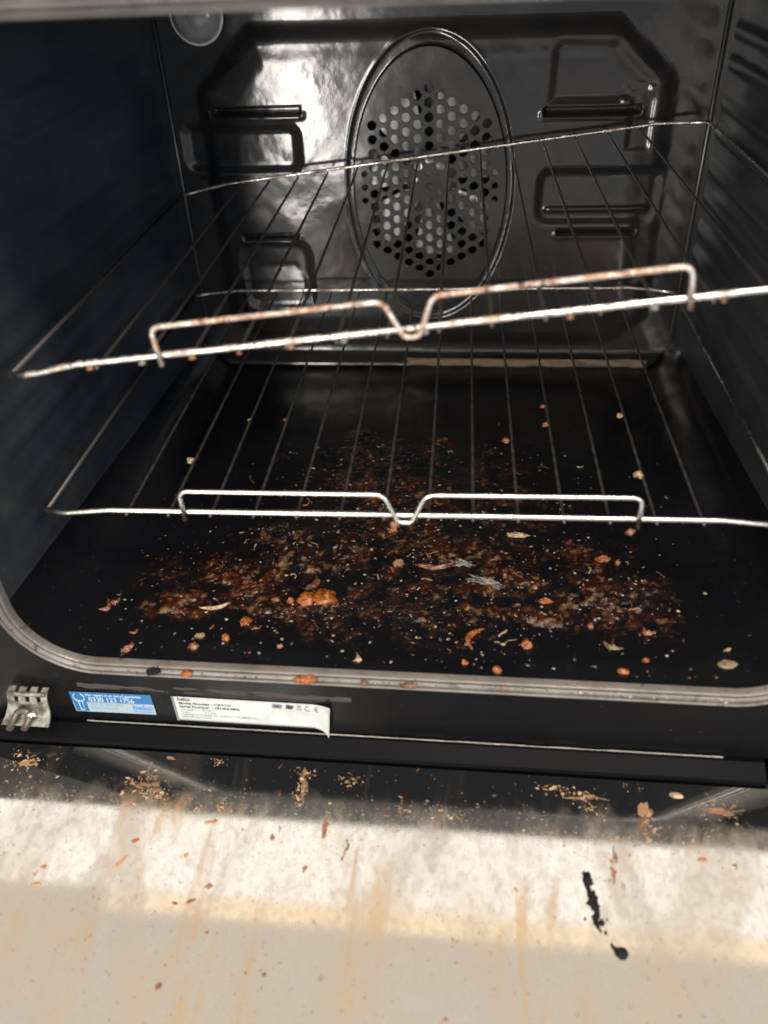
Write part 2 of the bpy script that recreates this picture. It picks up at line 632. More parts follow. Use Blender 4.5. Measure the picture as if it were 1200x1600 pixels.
# raised shield-shaped pressing
sh = poly_sdf([(-0.150, 0.288), (0.140, 0.286), (0.183, 0.249), (0.187, 0.052), (0.160, 0.032), (-0.170, 0.032), (-0.197, 0.052), (-0.195, 0.249)], X, Z)
H += 0.006 * (1 - sstep(-0.003, 0.015, sh))
H += 0.002 * (1 - sstep(-0.02, 0.0, sh))
# stepped pockets, left and right of the fan


def pocket(P, depth, w0=-0.006, w1=0.005):
    return -0.5 * depth * (1 - sstep(w0, w1, poly_sdf(P, X, Z)))


def rrect(x0, x1, z0, z1, r, n=5):
    P = []
    for cx, cz, a0 in ((x1 - r, z0 + r, -90), (x1 - r, z1 - r, 0), (x0 + r, z1 - r, 90), (x0 + r, z0 + r, 180)):
        for i in range(n + 1):
            a = math.radians(a0 + 90 * i / n)
            P.append((cx + r * math.cos(a), cz + r * math.sin(a)))
    return P


H += pocket(rrect(-0.225, -0.121, 0.188, 0.2235, 0.008), 0.007)                       # middle left
H += pocket(rrect(-0.186, -0.120, 0.060, 0.1235, 0.014), 0.006)                      # lower left hook
H += (0.0045 - 0.11 * (Z - 0.055)) * (1 - sstep(-0.004, 0.002, poly_sdf([(-0.19, 0.055), (-0.1235, 0.055), (-0.1245, 0.088), (-0.134, 0.103), (-0.19, 0.103)], X, Z)))
H += pocket([(0.094, 0.2372), (0.150, 0.2372), (0.156, 0.246), (0.176, 0.250), (0.145, 0.279), (0.100, 0.281), (0.095, 0.275)], 0.006)   # top right
H += pocket([(0.160, 0.200), (0.178, 0.200), (0.178, 0.238), (0.172, 0.248), (0.158, 0.248), (0.150, 0.242), (0.160, 0.238)], 0.004, -0.003, 0.003)
H += pocket(rrect(0.090, 0.192, 0.140, 0.183, 0.009), 0.008, -0.005, 0.005)          # middle right
H += 0.0028 * np.exp(-((Z - 0.1505) / 0.002) ** 2) * sstep(0.092, 0.1, X) * (1 - sstep(0.18, 0.19, X))
H += pocket(rrect(0.176, 0.190, 0.085, 0.143, 0.006), 0.005)
# vent slots with a small raised lip under each
for x0, x1, z0, z1 in ((-0.196, -0.1165, 0.2325, 0.2382), (0.0895, 0.168, 0.2275, 0.2335), (-0.181, -0.129, 0.1255, 0.1305), (0.1085, 0.1768, 0.1285, 0.1338)):
    sl = poly_sdf([(x0, z0), (x1, z0), (x1, z1), (x0, z1)], X, Z)
    H += 0.0012 * np.exp(-((sl - 0.0016) / 0.0016) ** 2) * (Z < (z0 + z1) / 2)
    H += -0.013 * (1 - sstep(-0.0012, 0.0006, sl))
# oval groove round the fan cover
ECX, ECZ, EA, EB = -0.006, 0.171, 0.0735, 0.1215
er = np.sqrt(((X - ECX) / EA) ** 2 + ((Z - ECZ) / EB) ** 2)
ed = (er - 1) * (EA + EB) / 2.05
H += -0.0022 * sstep(-0.0098, -0.0076, ed) * (1 - sstep(-0.0016, 0.0006, ed))
H += 0.0004 * np.exp(-((ed - 0.001) / 0.0012) ** 2)
# gentle sheet-metal waviness
H += 0.0016 * (vnoise(X * 16 + 30, Z * 18 + 30, 5, 2) - 0.5)
H += 0.00010 * (vnoise(X * 130 + 30, Z * 130 + 30, 8, 2) - 0.5)
# rounded foot and edges of the panel turning towards the viewer
H += 0.012 * (1 - sstep(0.0, 0.016, Z)) ** 2
Vb = np.stack([X, D - H, Z], -1)
# cut the opening behind the fan cover
nu, nv = X.shape
F = grid_faces(nu, nv)
inside = (er < (1 - 0.0098 * 2.05 / (EA + EB))).reshape(-1)
F = F[~inside[F].all(1)]
mesh_obj('back_panel', Vb.reshape(-1, 3), F, 'back_enamel', oven)

for xa, xb in ((-0.2335, -0.2335), (0.2255, 0.2255)):
    mesh_obj('corner_seam', *tube([(xa, D - 0.0022, 0.03), (xa, D - 0.0022, 0.315)], 0.0009, 8), 'seam', oven)
# --- fan cover plate with punched holes
PITCH = 0.01128
hx0, hz0 = -0.0063, 0.1726
holes = []
for kx in range(-5, 6):
    n = 15 - abs(kx)
    for j in range(n):
        zz = (j - (n - 1) / 2) * PITCH
        xx = kx * PITCH * math.sqrt(3) / 2
        if math.hypot(xx, zz) < PITCH * 1.2:
            continue
        holes.append((hx0 + xx, hz0 + zz, 0.00375))
holes += [(hx0, hz0, 0.0027)]
for kk in (-1, 0, 1):
    holes.append((hx0 - 0.0575, hz0 + kk * PITCH, 0.0026))
    holes.append((hx0 + 0.0575, hz0 + kk * PITCH, 0.0026))
for a in range(6):
    if a in (1, 4):
        continue
    holes.append((hx0 + PITCH * 1.0 * math.sin(a * math.pi / 3), hz0 + PITCH * math.cos(a * math.pi / 3), 0.0022))
bm = bmesh.new()
edges = []


def loop2d(pts):
    vs = [bm.verts.new((x, 0, z)) for x, z in pts]
    for i in range(len(vs)):
        edges.append(bm.edges.new((vs[i - 1], vs[i])))


sc_ = 1 - 0.0088 * 2.05 / (EA + EB)
loop2d([(ECX + EA * sc_ * math.cos(2 * math.pi * i / 96), ECZ + EB * sc_ * math.sin(2 * math.pi * i / 96)) for i in range(96)])
for cx, cz, r in holes:
    loop2d([(cx + r * math.cos(2 * math.pi * i / 14), cz + r * math.sin(2 * math.pi * i / 14)) for i in range(14)])
bmesh.ops.triangle_fill(bm, use_beauty=True, use_dissolve=False, edges=edges, normal=(0, -1, 0))
ret = bmesh.ops.extrude_face_region(bm, geom=bm.faces[:])
for g in ret['geom']:
    if isinstance(g, bmesh.types.BMVert):
        g.co.y -= 0.0012
cover = bm_obj('fan_cover', bm, 'back_enamel', oven, smooth=False)
cover.location = (0, D - 0.0085, 0)
# raised rims of the punched holes
parts = []
for cx, cz, r in holes:
    ring = [(cx + (r + 0.00025) * math.cos(2 * math.pi * i / 16), 0, cz + (r + 0.00025) * math.sin(2 * math.pi * i / 16)) for i in range(17)]
    parts.append(tube(ring, 0.00028, 5))
V, F = merge(parts)
mesh_obj('punched_rims', V, F, 'back_enamel', cover).location = (0, -0.0013, 0)

# --- fan wheel behind the cover
fan = bm_obj('fan_wheel', box(-0.0005, 0.0005, 0, 0.001, -0.0005, 0.0005), 'fan_metal', oven)
fan.location = (hx0, D + 0.012, hz0)
V, F = dome(0.022, 0.006, 5, 28)
mesh_obj('fan_hub', V, F, 'fan_metal', fan)
blade_me = None
for i in range(7):
    a = 2 * math.pi * i / 7 + 0.62
    bv, bf = [], []
    for jj in range(7):
        rr = 0.015 + 0.056 * jj / 6
        for kk_ in range(5):
            t = (kk_ / 4 - 0.5) * 0.60
            bv.append((rr * math.cos(t), 0.004 - 0.010 * (kk_ / 4 - 0.5) + 0.006 * (jj / 6) ** 2, rr * math.sin(t)))
    for jj in range(6):
        for kk_ in range(4):
            q = jj * 5 + kk_
            bf.append((q, q + 1, q + 6, q + 5))
    if blade_me is None:
        b = mesh_obj('fan_blade', bv, bf, 'fan_metal', fan)
        sm = b.modifiers.new('thickness', 'SOLIDIFY')
        sm.thickness = 0.0008
        blade_me = b.data
    else:
        b = bpy.data.objects.new('fan_blade', blade_me)
        COL.objects.link(b)
        b.parent = fan
    b.rotation_euler = (0, a, 0)
# fan housing
V, F = [], []
for i in range(64):
    a = 2 * math.pi * i / 64
    V += [(ECX + 0.069 * math.cos(a), D - 0.004, ECZ + 0.115 * math.sin(a)), (ECX + 0.075 * math.cos(a), D + 0.06, ECZ + 0.12 * math.sin(a))]
for i in range(64):
    j = (i + 1) % 64
    F.append((2 * i, 2 * j, 2 * j + 1, 2 * i + 1))
F.append(tuple(2 * i + 1 for i in range(64)))
mesh_obj('fan_housing', V, F, 'floor_enamel', oven, smooth=False)

# --- oven lamp: ringed glass dome with a bulb
lamp_o = mesh_obj('oven_lamp', *tube([(0.0215 * math.cos(2 * math.pi * i / 40), 0, 0.0215 * math.sin(2 * math.pi * i / 40)) for i in range(41)], 0.0012, 8), 'lamp_reflector', oven)
lamp_o.location = (-0.196, D - 0.004, 0.3085)


V1, F1 = dome(0.0208, 0.013)
V2, F2 = dome(0.0190, 0.0115)
mesh_obj('lamp_cover', *merge([(V1, F1), (V2, [f[::-1] for f in F2])]), 'lamp_glass', lamp_o)
V, F = dome(0.020, -0.0008, 4)
mesh_obj('lamp_socket', V, F, 'lamp_reflector', lamp_o)
mesh_obj('lamp_bulb', *dome(0.009, 0.0095, 8, 24), 'bulb_glass', lamp_o).location = (0.001, -0.0005, -0.002)

# --- rolled lip round the mouth, swept profile (outward u, forward v)
PROF = [(-0.0006, -0.004), (0.0, 0.0), (0.0005, 0.0010), (0.0012, 0.0011), (0.0016, 0.0004), (0.0017, -0.0030), (0.0027, -0.0030), (0.0028, 0.0004),
        (0.0031, 0.0011), (0.0042, 0.0017), (0.0053, 0.0022), (0.0056, 0.0016), (0.0057, -0.0014), (0.0063, -0.0014), (0.0064, 0.0022), (0.0069, 0.0030),
        (0.0076, 0.0028), (0.0081, 0.0016), (0.0083, 0.0002), (0.0085, -0.003)]


def mouth_path(n_arc=20, n_str=40):
    P = []
    cx, r = FW - FR, FR
    for c, a0, s in (((cx, FR), -90, 0), ((cx, FH - FR), 0, 0), ((-cx, FH - FR), 90, 0), ((-cx, FR), 180, 0)):
        for i in range(n_arc + 1):
            a = math.radians(a0 + 90 * i / n_arc)
            P.append((c[0] + r * math.cos(a), c[1] + r * math.sin(a), math.cos(a), math.sin(a)))
    return P


mp = mouth_path()
V = np.array([[(x + nx * u, -v, z + nz * u) for u, v in PROF] for x, z, nx, nz in mp])
n, m = V.shape[:2]
F = [(i * m + j, ((i + 1) % n) * m + j, ((i + 1) % n) * m + j + 1, i * m + j + 1) for i in range(n) for j in range(m - 1)]
lip = mesh_obj('mouth_lip', V.reshape(-1, 3), F, 'lip_enamel', oven)

# --- front frame round the mouth (flat enamelled face with the mouth cut out)
bm = bmesh.new()
edges = []


def loop2(pts, y=0.0):
    vs = [bm.verts.new((x, y, z)) for x, z in pts]
    for i in range(len(vs)):
        edges.append(bm.edges.new((vs[i - 1], vs[i])))


loop2([(x + nx * 0.0081, z + nz * 0.0081) for x, z, nx, nz in mp])
loop2([(-0.297, -0.0565), (0.297, -0.0565), (0.297, 0.372), (-0.297, 0.372)])
bmesh.ops.triangle_fill(bm, use_beauty=True, edges=edges, normal=(0, -1, 0))
ret = bmesh.ops.extrude_face_region(bm, geom=bm.faces[:])
for g in ret['geom']:
    if isinstance(g, bmesh.types.BMVert):
        g.co.y += 0.012
bm_obj('front_frame', bm, 'frame_enamel', oven, smooth=False)
# control panel above the mouth and casing
bm_obj('control_panel', box(-0.297, 0.297, -0.022, 0.05, 0.374, 0.440, 0.003), 'door_white', oven, smooth=False)
bm_obj('casing_side', box(-0.297, -0.290, 0.013, 0.52, -0.10, 0.44), 'frame_enamel', oven, smooth=False)
bm_obj('casing_side', box(0.290, 0.297, 0.013, 0.52, -0.10, 0.44), 'frame_enamel', oven, smooth=False)
bm_obj('casing_back', box(-0.289, 0.289, 0.50, 0.51, -0.10, 0.435), 'frame_enamel', oven, smooth=False)
bm_obj('casing_top', box(-0.2895, 0.2895, 0.051, 0.4995, 0.425, 0.435), 'frame_enamel', oven, smooth=False)
# unseen cupboards added so the door glass reflects dark at both sides
for cx in (-0.60, 0.60):
    cup = thing('added_cupboard', 'unseen dark cupboard added to the %s of the oven for the door glass to reflect' % ('left' if cx < 0 else 'right'), 'cupboard', (cx, 0, -0.5))
    bm_obj('carcass', box(-0.299, 0.299, 0.004, 0.50, 0.0, 0.94, 0.002), 'black_trim', cup, smooth=False)
    bm_obj('cupboard_door', box(-0.297, 0.297, -0.018, 0.003, 0.01, 0.937, 0.002), 'black_trim', cup, smooth=False)
    mesh_obj('handle', *tube(fillet([(-0.06, -0.018, 0.84), (-0.06, -0.045, 0.84), (0.06, -0.045, 0.84), (0.06, -0.018, 0.84)], 0.01), 0.005, 10), 'bright_roller', cup)
# lower trim: sloping black strip between the frame and the door glass
bm = bmesh.new()
prof = [(0.0, -0.0572), (-0.003, -0.0570), (-0.0125, -0.0632), (-0.0135, -0.0655), (-0.0135, -0.110), (0.011, -0.110), (0.011, -0.0572)]
ends = [[bm.verts.new((x, y, z)) for y, z in prof] for x in (-0.297, 0.2215)]
for i in range(len(prof)):
    j = (i + 1) % len(prof)
    bm.faces.new((ends[0][i], ends[0][j], ends[1][j], ends[1][i]))
bm.faces.new(ends[0])
bm.faces.new(ends[1][::-1])
bm_obj('lower_trim', bm, 'black_trim', oven, smooth=False)
bm_obj('base_plate', box(-0.29, 0.29, 0.0125, 0.499, -0.10, -0.094), 'black_trim', oven, smooth=False)


# --- stickers on the frame under the mouth
def text_mesh(s, size, x, z, mat, parent, name='lettering', sx=1.0, rot=0.0, y=-0.0002, align='LEFT', bold=0.0):
    cu = bpy.data.curves.new('lettering', 'FONT')
    cu.body = s
    cu.size = size
    cu.align_x = align
    cu.offset = bold
    cu.resolution_u = 3
    tmp = bpy.data.objects.new('tmp_text', cu)
    COL.objects.link(tmp)
    dg = bpy.context.evaluated_depsgraph_get()
    dg.update()
    me = bpy.data.meshes.new_from_object(tmp.evaluated_get(dg))
    bpy.data.objects.remove(tmp)
    bpy.data.curves.remove(cu)
    me.transform(Matrix.Diagonal((sx, 1, 1, 1)))
    me.transform(Matrix.Rotation(math.pi / 2, 4, 'X'))
    me.transform(Matrix.Rotation(rot, 4, 'Y'))
    me.transform(Matrix.Translation((x, y, z)))
    me.materials.clear()
    me.materials.append(M[mat])
    return me


def join_meshes(name, meshes, mat, parent):
    V, F = [], []
    for me in meshes:
        o = len(V)
        V += [tuple(v.co) for v in me.vertices]
        F += [tuple(i + o for i in p.vertices) for p in me.polygons]
        bpy.data.meshes.remove(me)
    return mesh_obj(name, V, F, mat, parent, smooth=False)


def sheet(x0, x1, z0, z1, y, nx=1, f=None):
    V, F = [], []
    for i in range(nx + 1):
        x = x0 + (x1 - x0) * i / nx
        for z in (z0, z1):
            p = (x, y, z)
            V.append(f(p) if f else p)
    for i in range(nx):
        F.append((2 * i, 2 * i + 2, 2 * i + 3, 2 * i + 1))
    return V, F


# blue repair sticker
st = mesh_obj('repair_sticker', *merge([sheet(0, 0.0552, -0.0192, 0, 0)]), 'sticker_pale', oven, smooth=False)
st.location = (-0.2187, -0.0006, -0.0285)
st.rotation_euler = (0, -0.012, 0)
V, F = sheet(0.0, 0.0552, -0.0094, 0.0, -0.00008)
mesh_obj('blue_band', V, F, 'sticker_blue', st, smooth=False)
V, F = sheet(0.0006, 0.0095, -0.0186, -0.0095, -0.00008)
mesh_obj('blue_block', V, F, 'sticker_blue', st, smooth=False)
ring = [(0.0055 + 0.0038 * math.cos(a), -0.0002, -0.0050 + 0.0038 * math.sin(a)) for a in [math.radians(120 + i * 300 / 24) for i in range(25)]]
h1 = tube([(0.0042, -0.0002, -0.0086), (0.0042, -0.0002, -0.0172), (0.0068, -0.0002, -0.0172), (0.0068, -0.0002, -0.0086)], 0.00025, 4)
mesh_obj('spanner_symbol', *merge([tube(ring, 0.00028, 4), h1]), 'ink_white', st)
join_meshes('white_lettering', [text_mesh('For repairs in or out of guarantee', 0.0031, 0.0108, -0.0033, 'ink_white', st, sx=0.88, bold=0.00004),
                                text_mesh('0330 123 1756', 0.0062, 0.0118, -0.0086, 'ink_white', st, sx=0.83)], 'ink_white', st)
join_meshes('pale_lettering', [text_mesh('ROI 01 862 3411', 0.0036, 0.0118, -0.0126, 'ink_pale_blue', st, sx=0.9),
                               text_mesh('Standard UK rates', 0.0027, 0.0118, -0.0158, 'ink_pale_blue', st, sx=0.9)], 'ink_pale_blue', st)
join_meshes('blue_lettering', [text_mesh('beko', 0.0068, 0.0405, -0.0152, 'ink_blue', st, bold=0.00012)], 'ink_blue', st)
V, F = sheet(0.0408, 0.0535, -0.0172, -0.0167, -0.00025)
mesh_obj('underline', V, F, 'ink_blue', st, smooth=False)


# white rating label whose right end is peeling forward
def peel(p):
    x, y, z = p
    t = max(0.0, (x - 0.092) / 0.0125)
    k = 0.35 + 0.65 * (-z) / 0.0235
    return (x - 0.0026 * t * t * k, y - 0.0062 * t ** 1.8 * k, z - 0.0012 * t * k)


rl = mesh_obj('rating_label', *sheet(0, 0.1045, -0.0232, 0, 0, 40, peel), 'sticker_border', oven)
rl.location = (-0.1497, -0.0006, -0.0278)
rl.rotation_euler = (0, 0.006, 0)
mesh_obj('label_face', *sheet(0.0018, 0.1035, -0.0208, -0.0014, -0.00012, 40, peel), 'white_sticker', rl)
V, F = sheet(0, 0.0016, -0.0236, 0.0, -0.0001)
mesh_obj('label_border', *merge([(V, F), sheet(0.0016, 0.094, -0.0231, -0.0222, -0.0001)]), 'ink_grey', rl, smooth=False)
join_meshes('bold_lettering', [text_mesh('beko', 0.0042, 0.0038, -0.0034, 'ink_black', rl, bold=0.0001, y=-0.0003),
                               text_mesh('Model Number : CIF71W', 0.0030, 0.0040, -0.0068, 'ink_black', rl, bold=0.00007, sx=1.12, y=-0.0003),
                               text_mesh('Serial Number  : 1910064806', 0.0030, 0.0040, -0.0100, 'ink_black', rl, bold=0.00007, sx=1.12, y=-0.0003)], 'ink_black', rl)
join_meshes('fine_lettering', [text_mesh('220-240 V ~ 50 Hz', 0.0023, 0.0040, -0.0127, 'ink_grey', rl, sx=1.15, y=-0.0003),
                               text_mesh('Total :            2.3 kW', 0.0023, 0.0040, -0.0151, 'ink_grey', rl, sx=1.15, y=-0.0003),
                               text_mesh('MANUFACTURED IN TURKEY TO BEKO PLC', 0.0023, 0.0040, -0.0175, 'ink_grey', rl, sx=1.15, y=-0.0003),
                               text_mesh('SPECIFICATIONS', 0.0023, 0.0040, -0.0199, 'ink_grey', rl, sx=1.15, y=-0.0003)], 'ink_grey', rl)


def arcp(cx, cz, r, a0, a1, y=-0.0003, n=18):
    return tube([(cx + r * math.cos(math.radians(a0 + (a1 - a0) * i / n)), y, cz + r * math.sin(math.radians(a0 + (a1 - a0) * i / n))) for i in range(n + 1)], 0.00022, 4)


sym = [arcp(0.0675, -0.0035, 0.0017, 0, 360), arcp(0.0705, -0.0035, 0.0017, 0, 360), sheet(0.0665, 0.0715, -0.0042, -0.0029, -0.0003),
       arcp(0.0890, -0.0042, 0.0021, 65, 295)]
bm_sq = [(0.0745, -0.0003, -0.0052), (0.0785, -0.0003, -0.0058), (0.0800, -0.0003, -0.0024), (0.0752, -0.0003, -0.0014)]
sym.append((bm_sq, [(0, 1, 2, 3)]))
sym += [tube([(0.0822, -0.0003, -0.0016), (0.0846, -0.0003, -0.0036)], 0.00018, 4), tube([(0.0846, -0.0003, -0.0016), (0.0822, -0.0003, -0.0036)], 0.00018, 4),
        sheet(0.0818, 0.0850, -0.0056, -0.0051, -0.0003)]
mesh_obj('printed_symbols', *merge(sym), 'ink_black', rl, smooth=False)
ee = [[peel((x, -0.0003, z)) for x, z in [(0.0953 + 0.0021 * math.cos(math.radians(a)), -0.0042 + 0.0021 * math.sin(math.radians(a))) for a in range(70, 291, 12)]],
      [peel((0.0933, -0.0003, -0.0042)), peel((0.0958, -0.0003, -0.0042))]]
mesh_obj('printed_symbols', *merge([tube(e_, 0.00022, 4) for e_ in ee]), 'ink_black', rl, smooth=False)

# --- left door hinge: ribbed plate, hook and bright roller
hinge = mesh_obj('door_hinge', *merge([]) if False else tube([(-0.031, -0.006, -0.002), (-0.004, -0.006, -0.002)], 0.002, 8), 'hinge_metal', oven)
hinge.location = (-0.2275, -0.002, -0.0245)
hinge.scale = (0.95, 0.8, 0.74)
parts = []
bm = bmesh.new()
Vp, Fp = [], []
pf = [(0.000, 0.000), (-0.004, -0.001), (-0.007, -0.004), (-0.0085, -0.009), (-0.0100, -0.016), (-0.0140, -0.022), (-0.0205, -0.0255)]
tops = [(-0.0315, -0.0265), (-0.0235, -0.0185), (-0.0155, -0.0105), (-0.0075, -0.003)]
ribs = []
for a, b in tops:                        # four ribs with slots between
    Vr, Fr = [], []
    for (y, z) in pf[:4]:
        Vr += [(a, y, z), (b, y, z), (b, y + 0.0012, z - 0.0008), (a, y + 0.0012, z - 0.0008)]
    for i in range(3):
        for q in range(4):
            q2 = (q + 1) % 4
            Fr.append((i * 4 + q, i * 4 + q2, i * 4 + 4 + q2, i * 4 + 4 + q))
    ribs.append((Vr, Fr))
Vr, Fr = [], []
for i, (y, z) in enumerate(pf[3:]):
    w = 0.004 * i / 3
    Vr += [(-0.0315 - w, y, z), (-0.003 + w * 0.4, y, z), (-0.003 + w * 0.4, y + 0.0012, z - 0.0008), (-0.0315 - w, y + 0.0012, z - 0.0008)]
for i in range(3):
    for q in range(4):
        q2 = (q + 1) % 4
        Fr.append((i * 4 + q, i * 4 + q2, i * 4 + 4 + q2, i * 4 + 4 + q))
ribs.append((Vr, Fr))
mesh_obj('hinge_plate', *merge(ribs), 'hinge_metal', hinge, smooth=False)
hk = fillet([(-0.030, -0.022, -0.0295), (-0.024, -0.014, -0.016), (-0.0165, -0.0135, -0.0125), (-0.0150, -0.0165, -0.020), (-0.0190, -0.022, -0.0285)], 0.004)
mesh_obj('hinge_hook', *tube(hk, 0.0026, 8), 'dark_wire', hinge)
mesh_obj('hinge_roller', *tube([(-0.0150, -0.0170, -0.0150), (-0.0095, -0.0160, -0.0145)], 0.0026, 12), 'bright_roller', hinge)

# --- the open door, hanging a little below level
TILT = math.radians(14.1)
door = bm_obj('oven_door', box(-0.297, 0.297, -0.47, 0.0, -0.035, -0.0045, 0.003), 'door_white', oven, smooth=False)
door.location = (0, -0.0155, -0.065)
door.rotation_euler = (TILT, 0, 0)
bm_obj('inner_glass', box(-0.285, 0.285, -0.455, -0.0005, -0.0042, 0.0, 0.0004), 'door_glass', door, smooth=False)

# ------------------------------------------------------------------ WIRE RACKS
HW = 0.225
SP = 0.45 / 17


def make_rack(label, loc, rot, bar_mat, guard_mat, wire_mat, front_wire_mat):
    t = thing('wire_rack', label, 'oven rack', loc, rot, 'wire racks slid into the oven')
    yf, yb = 0.0, 0.3535

    def bar(y, r, mat, nm):
        p = fillet([(-HW, y + (0.004 if y < .1 else -0.004), -0.0035), (-HW + 0.012, y, -0.0030), (-0.183, y, 0.0), (0.183, y, 0.0), (HW - 0.012, y, -0.0030), (HW, y + (0.004 if y < .1 else -0.004), -0.0035)], 0.02)
        return mesh_obj(nm, *tube(p, r, 12), mat, t)
    bar(yf, 0.0018, bar_mat, 'front_bar')
    bar(yb, 0.0014, 'half_rusty_steel', 'back_bar')
    for sx in (-1, 1):
        mesh_obj('side_rod', *tube([(sx * HW, yf + 0.003, -0.0038), (sx * HW, yb - 0.003, -0.0038)], 0.0014, 10), 'shaded_rod' if sx < 0 else 'clean_steel', t)  # left rod coloured darker, right one brighter, to mimic what each side reflects
    V, F = tube([(0, yf - 0.0012, 0), (0, yf + 0.004, 0), (0, yb - 0.004, 0), (0, yb + 0.0022, 0)], 0.00095, 8)
    me = None
    for i in range(14):
        x = -HW + SP * (2 + i)
        if me is None:
            o = mesh_obj('wire', V, F, front_wire_mat, t)
            me = o.data
        else:
            o = bpy.data.objects.new('wire', me)
            COL.objects.link(o)
            o.parent = t
        o.location = (x, 0, -0.0030)
    # guard rail: one bent rod with a dip in the middle, lapped in front of the bar
    y0 = -0.0030
    g = [(-0.1345, y0, -0.0045), (-0.1345, y0, 0.0170), (-0.0125, y0 - 0.0005, 0.0170), (-0.0045, y0, -0.0035), (0.0035, y0, -0.0035), (0.0120, y0 - 0.0005, 0.0170), (0.1345, y0, 0.0170), (0.1345, y0, -0.0045)]
    mesh_obj('guard_rail', *tube(fillet(g, [0.006, 0.008, 0.0045, 0.0045, 0.008, 0.006], 8), 0.00145, 12), guard_mat, t)
    return t


rack_lo = make_rack('clean bright wire rack level on the lowest shelf, closest to the oven floor', (0.0, 0.0530, 0.0828), (0, 0, 0.0195), 'clean_steel', 'clean_steel', 'smoked_wire', 'smoked_wire')
rack_hi = make_rack('rusty wire rack slid in crooked, right side a shelf higher than its left', (0.0062, 0.0530, 0.2013), (0, math.radians(-6.24), 0.0250), 'half_rusty_steel', 'rusty_steel', 'smoked_wire', 'dark_wire')


# ------------------------------------------------------------------ CRUMBS
def blob(name, sx, sy, sz, mat, seed, rough=0.5, subd=3, freq=2.0, bend=0.0, flat=0.0):
    bm = bmesh.new()
    bmesh.ops.create_icosphere(bm, subdivisions=subd, radius=1)
    off = Vector((seed * 3.17, seed * 1.31, seed * 0.77))
    for v in bm.verts:
        p = v.co.copy()
        rg_ = abs(mnoise.noise(p * freq * 1.6 + off * 1.7))
        k = 1 + rough * (mnoise.noise(p * freq + off) + 0.55 * mnoise.noise(p * freq * 2.7 + off) + 0.3 * mnoise.noise(p * freq * 6 + off) - 0.7 * rg_ + 0.15)
        q = Vector((p.x * k * sx, p.y * k * sy, p.z * k * sz))
        if bend:
            t = q.x / sx
            q.y += bend * (t * t - 0.4)
            q.z += 0.25 * abs(bend) * max(0, t) ** 2
        if q.z < -sz * 0.45:
            q.z = -sz * 0.45
        v.co = q
    o = bm_obj(name, bm, mat)
    return o


def crumb(label, x, y, z, lx, ly, h, mat, rotz=0.0, cat='food crumb', group=None, name='food_crumb', **kw):
    """lx, ly = full length and width, h = height (metres)"""
    lx, ly, h = lx * 0.92, ly * 0.9, h * 0.85
    kw.setdefault('subd', 4 if lx > 0.006 else 3)
    o = blob(name, lx / 2, ly / 2, h / 1.6, mat, rng.random() * 50, **kw)
    o.location = (x, y, z + h / 1.6 * 0.45 - 0.0002)
    o.rotation_euler = (0, 0, math.radians(rotz))
    tag(o, label, cat, group)
    return o


